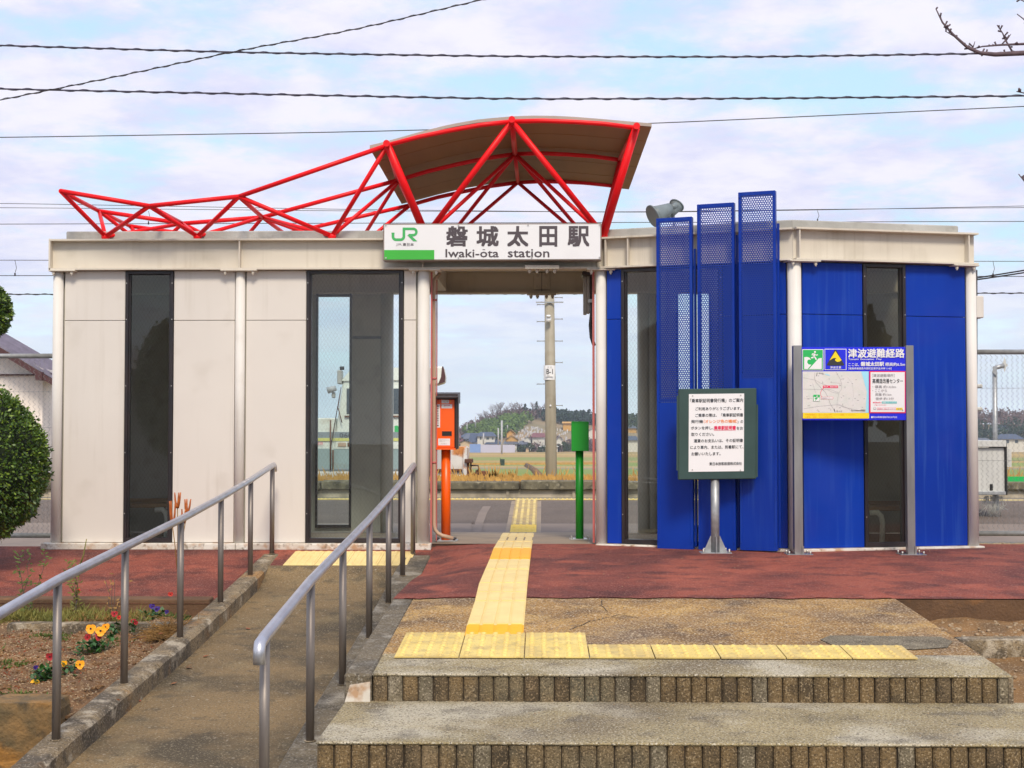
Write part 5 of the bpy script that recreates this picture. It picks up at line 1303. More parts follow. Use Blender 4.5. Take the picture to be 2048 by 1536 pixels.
# fallen leaves
k = 0
lp = MB()
for (px, py) in ((300, 1268), (314, 1270), (345, 1265), (90, 1262), (45, 1300), (370, 1337), (385, 1337), (405, 1316), (283, 1405), (340, 1371), (460, 1236), (500, 1260)):
    z = -.36
    for _ in range(6): p = G(px, py, z); z = zbed(p.x, p.y) if p.x < -2.23 else zramp(p.x, p.y)
    p.z += .006; leafq(lp, p, (rnd.uniform(-1, 1), rnd.uniform(-1, 1), .15), (0, 0, 1), .045, .03)
lp.build('fallen_leaves', 'dead_leaf', kind='stuff', label='few dead leaves fallen on the bed and the ramp', cat='leaves')

m = MB()
for i in range(900):
    x = rnd.gauss(-2.9, .25) if i % 2 else rnd.uniform(-3.6, -2.3); y = rnd.uniform(6.9, 8.9); leafq(m, (x, y, zbed(x, y) + .004), rdir(0, .7), (0, 1, .3), rnd.uniform(.012, .03), rnd.uniform(.004, .01))
m.build('bed_litter', 'dead_leaf', kind='stuff', label='bits of dead leaf and straw littering the flower bed', cat='litter')
m = MB()
for (qx, qy, n_) in ((-3.3, 8.3, 160), (-2.95, 7.9, 90), (-2.62, 7.1, 70), (-3.0, 8.75, 140), (-2.55, 8.5, 50), (-2.32, 9.3, 120), (-2.5, 9.35, 90)):
    for i in range(n_):
        x, y = rnd.gauss(qx, .06), rnd.gauss(qy, .06); leafq(m, (x, y, zbed(x, y) + .004), rdir(.2, .9), (0, 1, .3), rnd.uniform(.015, .035), rnd.uniform(.006, .014))
m.build('bed_weeds', 'weed_green', kind='stuff', label='patches of small green weeds scattered over the flower bed soil', cat='weeds')

m = MB()
for i in range(150):
    if i % 3 == 0: x, y = rnd.uniform(-.7, 2.0), rnd.uniform(6.35, 8.3); z = apron(x, y) + .004
    elif i % 3 == 1: x, y = rnd.uniform(-.8, 2.2), rnd.uniform(5.55, 6.25); z = -.262
    else: x, y = rnd.uniform(-.6, 3.2), rnd.uniform(8.5, 11.5); z = apron(x, y) + .004
    if i % 2: m.ball((x, y, z), rnd.uniform(.002, .005), rnd.uniform(.002, .005), .003, 5, 3, .2, rnd)
    else: leafq(m, (x, y, z + .002), (rnd.uniform(-1, 1), rnd.uniform(-1, 1), .1), (0, 0, 1), rnd.uniform(.008, .022), rnd.uniform(.003, .008))
m.build('pavement_grit', 'pebble', kind='stuff', label='grit and bits of leaf lying on the steps and the pavement', cat='grit')

# ---- right side: low soil, rough concrete blocks
def zr(x, y): return interp([(5.0, -.62), (6.3, -.42), (7.2, -.30), (7.55, -.25), (7.75, -.20), (8.37, -.175)], y) + .010 * math.sin(x * 11 + y * 9) + rnd.uniform(-.008, .008)
grid('soil_bank', rng(RXE, 4.2, 26) + [5, 8, 12], rng(4.9, 8.37, 50), zr, 'soil_right', kind='structure')
def rfn():
    x, y = rnd.uniform(RXE + .01, 3.4), rnd.uniform(5.8, 8.3); return x, y, zr(x, y) + .002
scatter('bank_stones', 700, rfn, 'pebble', (.006, .018), label='small stones strewn on the soil bank right of the landing', cat='stones')
t = strip_parent('bank_edging', (2.8, 7.6, -.3))
for x0, x1 in ((2.17, 2.75), (2.77, 3.4), (3.42, 4.1)): rock(x0, x1, 7.50, 7.66, -.34, -.155 + rnd.uniform(-.01, .01), 'old_concrete', 'edging_stone', t)
t = strip_parent('side_slabs', (2.6, 5.9, -.5))
rock(2.12, 2.75, 5.45, 6.25, -.46, -.335, 'dark_curb', 'side_slab', t); rock(2.2, 2.8, 4.9, 5.42, -.6, -.42, 'dark_curb', 'side_slab', t)

# ================================================================== TOPIARY
def topiary(name, label, balls, trunk, n, leaf='leaf', size=.03, core=True, cat='shrub'):
    t = thing(name, label, cat, trunk[0]); cr = MB(); lf = MB(); ll = MB()
    for (c, rx, ry, rz, k) in balls:
        c = Vector(c)
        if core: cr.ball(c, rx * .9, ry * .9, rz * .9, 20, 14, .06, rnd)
        for i in range(int(n * k)):
            d = rdir(-1, 1); lum = 1 + (rnd.uniform(0, .07) if rnd.random() < .06 else 0) + .055 * mnoise.noise(d * 3.2 + c) + .04 * mnoise.noise(d * 7 + c) + .03 * math.sin(d.x * 9) * math.sin(d.z * 8 + d.y * 7) + rnd.gauss(0, .022)
            p = c + Vector((d.x * rx, d.y * ry, d.z * rz)) * lum * rnd.uniform(.93, 1.0)
            nd = (d + rdir(-1, 1) * .9).normalized(); (ll if rnd.random() < .28 else lf)
            leafq(ll if rnd.random() < .28 else lf, p, nd, rdir(-1, 1), size * rnd.uniform(.7, 1.3), size * .55)
    if core: cr.build('shade_core', 'leaf_core', t)  # solid near-black core, the shade behind the leaves put in as colour
    lf.build('leaves', 'leaf', t, kind='stuff'); ll.build('young_leaves', 'leaf_light', t, kind='stuff')
    m = MB(); m.tube(trunk, .05, 8, r1=.03); m.build('trunk', 'bark', t)
p = P(-38, 930, 10.7); q = P(-32, 622, 10.7)
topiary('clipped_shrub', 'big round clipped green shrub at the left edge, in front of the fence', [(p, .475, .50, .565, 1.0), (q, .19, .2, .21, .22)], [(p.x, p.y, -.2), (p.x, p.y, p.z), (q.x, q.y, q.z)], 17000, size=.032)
grid('shrub_bed', [-7, -4.7, -4.1], [10.9, 11.3, 11.7], lambda x, y: -.02, 'soil', kind='structure') if False else None

# ================================================================== OVERHEAD LINES
def cable(pts, Y, r, mat, label, group, twist=0, n=60, name='overhead_cable', sep_=.0, rise=0):
    W = []
    for i in range(n + 1):
        t = i / n; x0 = pts[0][0]; x1 = pts[-1][0]; px = x0 + (x1 - x0) * t; py = None
        for (a, b), (c, d) in zip(pts, pts[1:]):
            if min(a, c) <= px <= max(a, c): py = b + (d - b) * (px - a) / (c - a)
        W.append(P(px, py if py is not None else pts[-1][1], Y if not isinstance(Y, tuple) else Y[0] + (Y[1] - Y[0]) * t))
    # smooth
    for _ in range(12): W = [W[0]] + [(W[i - 1] + W[i] * 2 + W[i + 1]) / 4 for i in range(1, len(W) - 1)] + [W[-1]]
    m = MB(); m.tube(W, r, 6)
    if not twist: return m.build(name, mat, label=label, cat='cable', group=group)
    t = thing(name, label, 'cable', W[0], group); m.build('messenger_wire', mat, t)
    h = MB(); pts2 = []; N = int((W[-1] - W[0]).length / twist * 8)
    for i in range(N + 1):
        f = i / N * (len(W) - 1); k = min(int(f), len(W) - 2); c = W[k].lerp(W[k + 1], f - k); a = i / 8 * 2 * math.pi
        rr = r + sep_; pts2.append(c + Vector((0, math.cos(a), math.sin(a))) * rr)
    h.tube(pts2, r * (.62 if sep_ else .9), 5); h.build('lashing_wire', mat, t); return t
g = 'cables crossing above the station roof'
def sag(pts): return pts
cable([(-300, 81), (0, 91), (480, 105), (1024, 113), (1500, 114), (2048, 106), (2350, 97)], 20, .012, 'cable_purple', 'uppermost thick lashed cable crossing the whole sky', g, twist=.36, n=80, sep_=.003)
cable([(-300, 169), (0, 178), (600, 190), (1024, 198), (1500, 197), (2048, 192), (2350, 185)], 20, .012, 'cable_purple', 'second thick lashed cable, just above the canopy', g, twist=.40, n=80, sep_=.004)
cable([(-300, 262), (0, 200), (240, 152), (490, 98), (700, 62), (960, 0), (1180, -50)], (9, 9), .0035, 'dark_cable', 'thin twisted wire rising diagonally at the upper left', g, twist=.14, n=60, sep_=.003)
cable([(-300, 277), (0, 275), (700, 264), (1305, 247), (2048, 213), (2350, 197)], 22, .0075, 'dark_cable', 'single wire passing behind the red canopy', g, n=80)
cable([(-300, 405), (0, 406.5), (700, 419), (1290, 425), (1700, 419), (2048, 412), (2350, 405)], 23.2, .005, 'dark_cable', 'thin feeder wire over the far track, just above roof level', g, n=80)
cable([(-300, 416), (0, 415), (700, 422), (1290, 424), (1560, 419.5), (2048, 415), (2350, 414)], 23.8, .005, 'dark_cable', 'messenger wire of the far track above roof level', g, n=80)
cable([(-300, 449), (2350, 442)], 23.8, .006, 'dark_cable', 'contact wire of the far track level with the roof slab', g, n=8)
cable([(-300, 520), (2350, 523)], 21.5, .005, 'dark_cable', 'messenger wire of the near track seen beside the building', g, n=8)
cable([(-300, 551), (2350, 553)], 21.5, .006, 'dark_cable', 'contact wire of the near track seen beside the building', g, n=8)
cable([(-300, 589), (2350, 586)], 24.5, .009, 'dark_cable', 'lowest twisted cable behind the station building', g, twist=.3, n=8, sep_=.003)
for a, b, c in ((297, 422, 448), (1635, 421, 443), (30, 521, 551), (1986, 523, 552)):
    Yd = 23.8 if b < 500 else 21.5; m = MB(); m.tube([P(a, b, Yd), P(a + 3, (b + c) / 2, Yd), P(a, c - 5, Yd)], .004, 4)
    m.tube([P(a, c - 5, Yd), P(a, c + 1, Yd)], .012, 5); m.build('dropper', 'dark_cable', label='dropper hook on the wire at %s' % {297: 'the left above the truss', 1635: 'the right above the roof slab', 30: 'the far left of the building', 1986: 'the far right of the building'}[a], cat='dropper')
for dy, nm in ((0, 'upper'), (5, 'lower')):
    cable([(1953, 556 + dy * .7), (2048, 541 + dy), (2200, 515 + dy)], (11.7, 10.5), .006, 'dark_cable', '%s of the two service drops leaving the right corner of the wall' % nm, 'service drops', n=10)

# ---- bare tree branches (upper right), the trunk stands outside the frame
bt = thing('bare_tree', 'bare winter tree reaching thin twigs into the upper right corner', 'tree', (P(2420, 1100, 8.6).x, 8.6, -.3))
tb = Vector(bt.location); m = MB(); m.tube([tb, tb + Vector((.05, 0, 1.4)), tb + Vector((0, .1, 2.4)), tb + Vector((.3, 0, 4.2))], .11, 10, r1=.05); m.build('trunk', 'bark', bt)
def branch(px, r0, r1, Y=8.6):
    pts = [P(x, y, Y) for x, y in px]; m = MB()
    if px[0][0] >= 2200:
        zz = pts[0].z - .12; h = zz - tb.z; tx_ = interp([(0, 0), (1.4, .05), (2.4, 0), (4.2, .3)], h)
        pts = [Vector((tb.x + tx_, 8.63, zz - .25 if r0 > .015 else zz))] + pts
    m.tube(pts, r0, 7, r1=r1); m.build('branch', 'twig', bt)
    for a, b in zip(pts, pts[1:]):
        for k in range(3):
            q = a.lerp(b, rnd.random()); s = MB(); d = Vector((rnd.uniform(-1, .5), rnd.uniform(-.4, .4), rnd.uniform(-.2, 1))).normalized(); L = rnd.uniform(.012, .035)
            s.tube([q, q + d * L * .6, q + d * L], .004, 5, r1=.006); s.build('bud', 'twig', bt)
a0 = (2400, 135)
branch([a0, (2150, 122), (2048, 106), (1990, 109), (1960, 106), (1935, 95), (1905, 68), (1885, 45), (1872, 18)], .022, .0035)
branch([(2400, 60), (2150, 75), (2048, 88), (2000, 90), (1965, 93), (1945, 98)], .013, .003); branch([(2025, 104), (2012, 82), (2005, 66), (1994, 50)], .006, .003)
branch([(2012, 82), (2022, 68)], .004, .002); branch([(1945, 98), (1950, 83)], .004, .002); branch([(1912, 75), (1890, 62)], .004, .002); branch([(1905, 66), (1888, 48)], .003, .002)
branch([(2400, -20), (2120, 0), (2060, 8), (2038, -2)], .010, .003); branch([(2200, 60), (2060, 48), (2034, 28)], .007, .003)
branch([(2300, 220), (2100, 200), (2048, 186), (2033, 183)], .008, .003); branch([(2300, 400), (2100, 380), (2050, 364), (2037, 348)], .007, .003)

# ================================================================== BEHIND THE STATION
# concrete catenary pole
Yp = 38; pb = P(1104, 985, Yp); ptp = P(1098, 520, Yp)
pt_ = thing('utility_pole', 'round concrete line pole with step bolts seen through the passage', 'pole', (pb.x, Yp, -2.2))
m = MB(); m.tube([(pb.x, Yp, -2.2), (ptp.x, Yp, ptp.z)], .165, 24, r1=.125); m.build('shaft', 'concrete_pole', pt_)
for py, sx in ((609, -1), (638, 1), (643, -1), (725, 1), (768, -1), (811, 1), (682, -1), (682, 1), (595, 1)):
    m = MB(); p = P(1099.5, py, Yp); m.tube([p + Vector((.13 * sx, 0, 0)), p + Vector((.34 * sx, 0, 0))], .013, 6); m.tube([p + Vector((.33 * sx, 0, 0)), p + Vector((.345 * sx, 0, 0))], .025, 6); m.build('step_bolt', 'galv', pt_)
m = MB(); m.tube([P(1097, 634, Yp - .25), P(1097, 644, Yp - .25)], .07, 10); m.tube([P(1097, 630, Yp - .3), P(1097, 634, Yp - .3)], .05, 10, r1=.07); m.build('insulator', 'print_white', pt_)
m = MB(); m.box(ptp.x - .35, ptp.x + .38, Yp - .19, Yp - .15, P(1098, 606, Yp).z - .012, P(1098, 606, Yp).z + .02); m.build('band_arm', 'galv', pt_)
fpp = lambda x, y, l: P(x, y, Yp - .185 - .004 * l)
def band(y0, y1, mat, r):
    m = MB(); c0 = P(1099, y1, Yp); c1 = P(1099, y0, Yp); m.tube([c0, c1], r, 24, caps=False); return m.build('number_plate', mat, pt_)
band(731, 760, 'print_white', .158); rect(1091.5, 732, 1106.5, 753, fpp, 1, 'print_white', pt_, 'number_plate'); text('エカ', (1094, 732.5, 1104, 736.5), fpp, 'print_grey', pt_, 3); text('B-1', (1093, 738, 1105.5, 748), fpp, 'print_black', pt_, 3, .01); text('202', (1093, 749.5, 1099, 752), fpp, 'print_grey', pt_, 3)
m = MB(); p = P(1101, 811, Yp - .17); m.tube([p, p - Vector((0, .02, 0))], .025, 8); m.build('stud', 'print_white', pt_)

# maintenance railcar on the siding
Yv = 31; vz = 0
V = lambda x, y, Y=Yv: P(x, y, Y)
rc = thing('maintenance_railcar', 'weathered cream and grey railway maintenance car parked behind the far platform', 'railcar', P(760, 965, Yv))
def vb(x0, y0, x1, y1, Y0, Y1, nm, mat, par=None, bev=.02):
    a = P(x0, y1, Y0); b = P(x1, y0, Y0); m = MB(); m.box(a.x, b.x, Y0, Y1, a.z, b.z); return m.build(nm, mat, par or rc, bevel=bev)
vb(440, 836, 672, 901, Yv + .05, Yv + 2.4, 'hood', 'train_cream'); vb(440, 901, 800, 941, Yv + .02, Yv + 2.4, 'lower_body', 'train_teal')
# cab with raked front
m = MB(); c = [(667, 901), (845, 901), (845, 760), (838, 742), (700, 742), (686, 760), (680, 800)]
pts = [V(*q) for q in c]; n = len(pts); m.add(pts + [p + Vector((0, 2.4, 0)) for p in pts], [tuple(range(n)), tuple(reversed(range(n, 2 * n)))] + [(i, i + n, (i + 1) % n + n, (i + 1) % n) for i in range(n)]); cab = m.build('cab', 'train_cream', rc, bevel=.03)
m = MB(); m.tube([V(686, 752, Yv + 1.2), V(850, 748, Yv + 1.2)], 1.15, 16); 
m = MB()
rf = [V(683, 762), V(700, 741), V(760, 735), V(838, 736), V(850, 760)]
m.add([p - Vector((0, .04, 0)) for p in rf] + [p + Vector((0, 2.45, 0)) for p in rf], [(0, 1, 2, 3, 4), (9, 8, 7, 6, 5)] + [(i, i + 5, (i + 1) % 5 + 5, (i + 1) % 5) for i in range(5)]); m.build('roof', 'train_cream', rc)
for (x0, x1) in ((690, 730), (784, 812)):
    vb(x0, 774, x1, 831, Yv - .02, Yv - .005, 'window_rim', 'train_cream', bev=0); o = vb(x0 + 3, 777, x1 - 3, 828, Yv - .03, Yv - .022, 'window', 'glass_dark', bev=0)
    vb(x0 - 1, 831, x1 + 2, 834, Yv - .05, Yv - .005, 'window_sill', 'rusty', bev=0)
vb(440, 864, 668, 876, Yv + .03, Yv + .048, 'grey_stripe', 'train_stripe', bev=0); vb(440, 876, 668, 882, Yv + .02, Yv + .048, 'yellow_stripe', 'train_yellow', bev=0)
vb(669, 864, 845, 876, Yv - .012, Yv - .002, 'grey_stripe', 'train_stripe', bev=0); vb(669, 876, 845, 882, Yv - .014, Yv - .002, 'yellow_stripe', 'train_yellow', bev=0)
fv = lambda x, y, l: P(x, y, Yv - .012 - .004 * l)
text('0603', (679, 866, 712, 875.5), fv, 'print_black', rc, 1)
vb(676, 885, 692, 893, Yv - .02, Yv - .004, 'vent', 'tan_pipe', bev=0); vb(695, 885, 704, 893, Yv - .02, Yv - .004, 'vent', 'rusty', bev=0)
text('危険', (634, 884, 646, 890), lambda x, y, l: P(x, y, Yv + .0 - .004 * l), 'print_red', rc, 1)
for x0, x1 in ((440, 662), (667, 705), (708, 760), (763, 800)): vb(x0, 897, x1, 939, Yv + .0, Yv + .018, 'side_panel', 'train_teal', bev=.006)
m = MB(); m.tube([V(684, 845, Yv - .1), V(676, 815, Yv - .1), V(682, 775, Yv - .1), V(662, 890, Yv - .08)], .012, 5); m.build('hand_grab', 'rusty', rc)
for p0, p1 in (((661, 840), (661, 940)), ((666, 900), (666, 938))): m = MB(); m.tube([V(*p0, Yv - .05), V(*p1, Yv - .05)], .016, 6); m.build('pipe', 'rusty', rc)
vb(674, 740, 683, 768, Yv - .1, Yv + .2, 'horn_box', 'grey_box'); m = MB(); m.tube([V(684, 733, Yv), V(684, 740, Yv)], .05, 8); m.build('beacon', 'black', rc)
m = MB(); m.tube([V(655, 781, Yv - .12), V(672, 776, Yv - .12)], .075, 14, r1=.06); m.build('work_lamp', 'metal_far', rc); vb(663, 784, 670, 796, Yv - .1, Yv + .0, 'lamp_bracket', 'grey_box')
vb(440, 943, 820, 960, Yv - .02, Yv + 2.2, 'skirt', 'rusty_white'); vb(440, 936, 800, 943, Yv - .01, Yv + 2.3, 'sole_bar', 'train_stripe')
m = MB(); m.add([V(789, 852, Yv - .01), V(789, 868, Yv - .01), V(793, 878, Yv - .01), V(800, 884, Yv - .01), V(800, 857, Yv - .01), V(795, 851, Yv - .01)], [(0, 1, 2, 3, 4, 5)]); m.build('green_emblem', 'print_green', rc)
vb(840, 870, 935, 962, Yv + .3, Yv + 2.2, 'body_end', 'rusty_white') if False else None
# snow plough end with rust
pw_ = thing('plough_unit', 'white rust streaked steel plough unit behind the far platform, right of the ticket machine', 'plough', P(900, 965, Yv))
def vp(x0, y0, x1, y1, Y0, Y1, nm, mat, bev=.01): return vb(x0, y0, x1, y1, Y0, Y1, nm, mat, pw_, bev)
vp(870, 893, 932, 946, Yv, Yv + .8, 'blade', 'rusty_white'); vp(868, 946, 926, 963, Yv + .02, Yv + .8, 'lower_plate', 'train_cream'); vp(926, 895, 934, 962, Yv - .1, Yv + .9, 'side_beam', 'rusty_white'); vp(872, 938, 924, 943, Yv - .06, Yv, 'rail', 'rusty')
vp(929, 918, 944, 926, Yv - .2, Yv + .4, 'coupler_head', 'rusty'); vp(934, 925, 938, 960, Yv - .1, Yv + .1, 'link', 'rusty'); vp(940, 925, 943, 960, Yv, Yv + .1, 'link', 'rusty')
m = MB(); m.tube([V(940, 931), V(956, 931), V(958, 936), V(956, 941)], .02, 6); m.build('hose', 'dark_brown', pw_)
for (x0, y0, x1, y1) in ((944, 946, 954, 962), (950, 940, 960, 962), (961, 942, 975, 962), (936, 950, 946, 962)): rock(V(x0, y1).x, V(x1, y1).x, Yv, Yv + .5, V(x0, y1).z - .2, V(x0, y0).z, 'rusty', 'bogie_part', pw_)
# round mirror housing high on a post at the platform end, beside the pipe
mr = thing('platform_mirror', 'cream hooded lamp housing sticking out beside the left passage column', 'lamp', P(880, 960, 29))
m = MB(); a = [(858, 733), (886, 733), (890, 752), (889, 765), (874, 770), (858, 770)]; pts = [P(*q, 29) for q in a]; n = len(pts); m.add(pts + [p + Vector((0, .5, 0)) for p in pts], [tuple(range(n)), tuple(reversed(range(n, 2 * n)))] + [(i, i + n, (i + 1) % n + n, (i + 1) % n) for i in range(n)]); m.build('housing', 'train_cream', mr, bevel=.03)
m = MB(); pts = [P(884, 733, 28.98), P(887, 733, 28.98), P(891, 752, 28.98), P(890, 764, 28.98), P(876, 769, 28.98), P(882, 754, 28.98)]; m.add(pts, [tuple(range(6))]); m.build('dark_lens', 'roof_trim', mr)
m = MB(); m.tube([P(862, 768, 29.2), P(862, 975, 29.2)], .04, 8); m.build('post', 'galv', mr)

# dry grass on the far platform and beyond
m = MB()
for i in range(9000):
    x = rnd.uniform(-9, 12); y = rnd.uniform(27.5, 30.6); h = rnd.uniform(.03, .13) * (1.0 if rnd.random() < .93 else 2.8)
    leafq(m, (x, y, oz - .04), Vector((rnd.uniform(-.5, .5), rnd.uniform(-.3, .3), 1)), (0, 1, 0), h, rnd.uniform(.012, .03))
m.build('dry_grass', 'dry_reed', kind='stuff', label='dry orange grass fringe growing on the far platform', cat='grass')
for i, (px, h) in enumerate(((984, .42), (981, .28), (1000, .26), (1022, .3), (1155, .2))):
    b = P(px, 960, 29.5); m = MB()
    for k in range(14):
        d = Vector((rnd.uniform(-.35, .35), 0, 1)); leafq(m, b + Vector((rnd.uniform(-.1, .1), 0, 0)), d, (0, 1, 0), h * rnd.uniform(.4, 1), .02)
    m.build('reed_tuft', 'dry_reed', label=['tallest dry reed tuft right of the rusty coupling', 'short dry reed tuft beside the tallest one', 'dry reed tuft a little right of the tallest', 'dry reed tuft halfway to the concrete pole', 'dry reed tuft near the green ticket box'][i], cat='reeds')
# little dark things in the field
fz = -4.6
def fg(px, py): return G(px, py, fz)
p = fg(1005, 931); m = MB(); m.box(p.x - .35, p.x + .35, p.y, p.y + .6, fz, fz + 1.1); m.box(p.x - .45, p.x - .36, p.y, p.y + .1, fz, fz + 1.3); m.build('field_box', 'far_conifer', label='small dark sluice box standing in the green field', cat='sluice')
a, b = fg(1054, 932), fg(1080, 955); m = MB(); m.tube([a, a.lerp(b, .5) + Vector((.3, 0, 0)), b], .55, 5); m.build('field_ditch', 'soil', kind='structure')
m = MB(); a, b = fg(930, 930), fg(1200, 929.0)
for i in range(160):
    q = a.lerp(b, i / 160); m.box(q.x - .12, q.x + .12, q.y, q.y + .2, fz, fz + .38)
m.build('verge_posts', 'dry_reed', kind='stuff', label='row of tiny pale posts along the far field track', cat='posts')

# ---- hills and woods
HILLY = 520
crest = [(700, 868), (840, 862), (880, 870), (905, 868), (930, 858), (955, 848), (985, 838), (1010, 830), (1050, 826), (1090, 830), (1130, 836), (1180, 840), (1230, 842), (1300, 846), (1500, 850), (1800, 846), (1960, 842), (2100, 838), (2400, 850)]
Hg = {'n': 0}
cx_px = rng(640, 2300, 110)
mb = MB(); rows = [(438, 0), (458, .10), (478, .30), (502, .62), (540, 1.0), (640, 1.0), (900, .8)]
def hillz(px, f): 
    top = P(px, interp(crest, px) + 6, 540).z; return fz - .2 + (top - fz) * f
vs = [(P(px, 800, Y).x, Y, hillz(px, f)) for (Y, f) in rows for px in cx_px]; nx = len(cx_px)
mb.add(vs, [(j * nx + i, j * nx + i + 1, (j + 1) * nx + i + 1, (j + 1) * nx + i) for j in range(len(rows) - 1) for i in range(nx - 1)], True); mb.build('hill', 'hill_ground', kind='structure')
def hill_at(x, y):
    px = 1081 + x / y * F; f = interp(rows, y); return hillz(px, f)
# ---- village
def P4(px, py, Y): return P(px, py, Y)
def house(x0, x1, ybase, yeave, yridge, Y, wall, roof, label, hip=.25, gable=False, wins=(), name='house', depth=9):
    if ybase >= 890: Y = 428 + (Y - 415) * .15
    else:
        Y = 442
        while Y < 640 and hill_at(P((x0 + x1) / 2, ybase, Y).x, Y) < P((x0 + x1) / 2, ybase, Y).z: Y += 2
    a = P(x0, ybase, Y); b = P(x1, ybase, Y); ze = P(x0, yeave, Y).z; zr_ = P(x0, yridge, Y).z; zb = min(a.z, fz) if ybase >= 890 else a.z - 1.5
    t = thing(name, label, 'house', ((a.x + b.x) / 2, Y, zb)); w = b.x - a.x
    m = MB(); m.box(a.x + .4, b.x - .4, Y + .4, Y + depth, zb, ze); m.build('wall', wall, t)
    m = MB(); y0, y1 = Y - .3, Y + depth + .7; xm = (a.x + b.x) / 2
    if gable:
        m.add([(a.x, y0, ze - .2), (xm, y0, zr_), (b.x, y0, ze - .2), (a.x, y1, ze - .2), (xm, y1, zr_), (b.x, y1, ze - .2)], [(0, 1, 4, 3), (1, 2, 5, 4)])
        g_ = MB(); g_.add([(a.x + .4, Y + .4, ze), (xm, Y + .4, zr_ - .35), (b.x - .4, Y + .4, ze)], [(0, 1, 2)]); g_.build('gable', wall, t)
    else:
        h = w * hip; ym = (y0 + y1) / 2
        m.add([(a.x, y0, ze - .1), (b.x, y0, ze - .1), (b.x, y1, ze - .1), (a.x, y1, ze - .1), (a.x + h, ym, zr_), (b.x - h, ym, zr_)], [(0, 1, 5, 4), (1, 2, 5), (2, 3, 4, 5), (3, 0, 4)])
    m.build('roof', roof, t)
    for (wx0, wy0, wx1, wy1) in wins:
        p, q = P(wx0, wy1, Y + .4), P(wx1, wy0, Y + .4); m = MB(); m.box(p.x, q.x, Y + .3, Y + .36, p.z, q.z); m.build('window', 'glass_dark', t)
    return t
HY = 415
house(915, 980, 896, 874, 866, HY + 60, 'far_wall_cream', 'far_roof_blue', 'house with a long dark blue roof at the upper left of the village', wins=((940, 876, 945, 880),))
house(905, 922, 892, 876, 867, HY + 40, 'far_wall_cream', 'far_roof_red', 'house with a dull red roof beside the ticket machine', gable=False)
house(912, 948, 904, 886, 879, HY + 10, 'far_wall_cream', 'far_roof_grey', 'cream gabled house in front of the red roofed one', gable=True, wins=((918, 888, 921, 892),))
house(936, 966, 903, 884, 868, HY + 30, 'far_wall_white', 'far_roof_blue', 'house with a steep blue roof between the cream and the white houses', hip=.1)
house(952, 992, 902, 872, 864, HY + 25, 'far_wall_white', 'far_roof_blue', 'white two storey house with a blue roof in the middle of the village', hip=.18, wins=((960, 874, 963, 879), (973, 875, 978, 879), (984, 875, 987, 879)))
house(968, 1004, 903, 888, 879, HY + 15, 'far_wall_cream', 'far_roof_blue', 'low blue roofed house below the white two storey one', wins=((976, 890, 981, 897), (985, 891, 989, 896)))
house(1011, 1031, 888, 866, 858, HY + 50, 'far_wall_orange', 'far_wall_orange', 'upper ochre house with a gable', gable=True)
house(1010, 1038, 896, 878, 869, HY + 35, 'far_wall_orange', 'far_roof_grey', 'lower ochre house in front of the other ochre one', gable=True)
house(1006, 1036, 903, 887, 883, HY + 5, 'far_wall_white', 'far_roof_grey', 'white flat roofed house with one square window at the field edge', hip=.05, wins=((1026, 888, 1031, 892), (1015, 889, 1018, 892)))
house(1046, 1064, 892, 877, 871, HY + 45, 'far_wall_white', 'far_roof_red', 'small gabled house with a brown roof left of the pole', gable=True)
house(1062, 1092, 890, 874, 866, HY + 70, 'far_wall_white', 'far_roof_red', 'house with a large brown red roof partly behind the pole', hip=.1)
house(1049, 1060, 902, 896, 893, HY, 'far_wall_cream', 'far_roof_grey', 'small pale shed at the field edge left of the pole', gable=True)
house(1078, 1118, 903, 893, 891.5, HY, 'far_wall_white', 'far_wall_white', 'low white building passing behind the concrete pole', hip=.02, wins=((1082, 894, 1085, 898),))
house(1124, 1150, 862, 846, 843, HY + 110, 'far_wall_orange', 'far_wall_orange', 'long ochre building left of the green box, high on the slope', hip=.03)
house(906, 930, 899, 884, 878, HY + 20, 'far_wall_cream', 'far_roof_red', 'low house with a maroon roof at the left end of the village', hip=.15)
house(925, 952, 893, 877, 868, HY + 45, 'far_wall_white', 'far_roof_grey', 'grey roofed house squeezed between the blue roofs', hip=.2, wins=((932, 880, 935, 884),))
house(1036, 1058, 897, 888, 882, HY + 25, 'far_wall_white', 'far_roof_grey', 'low grey roofed house right of the ochre houses', hip=.15)
house(1110, 1128, 892, 880, 872, HY + 60, 'far_wall_white', 'far_roof_grey', 'small grey roofed house half hidden by the brown thicket', gable=True)
house(1172, 1200, 880, 862, 854, HY + 60, 'far_wall_white', 'far_roof_grey', 'white house seen right of the green box', gable=True)
house(905, 914, 866, 857, 850, HY + 120, 'far_wall_white', 'far_roof_grey', 'small grey roofed house on the ridge beside the ticket machine', gable=True)
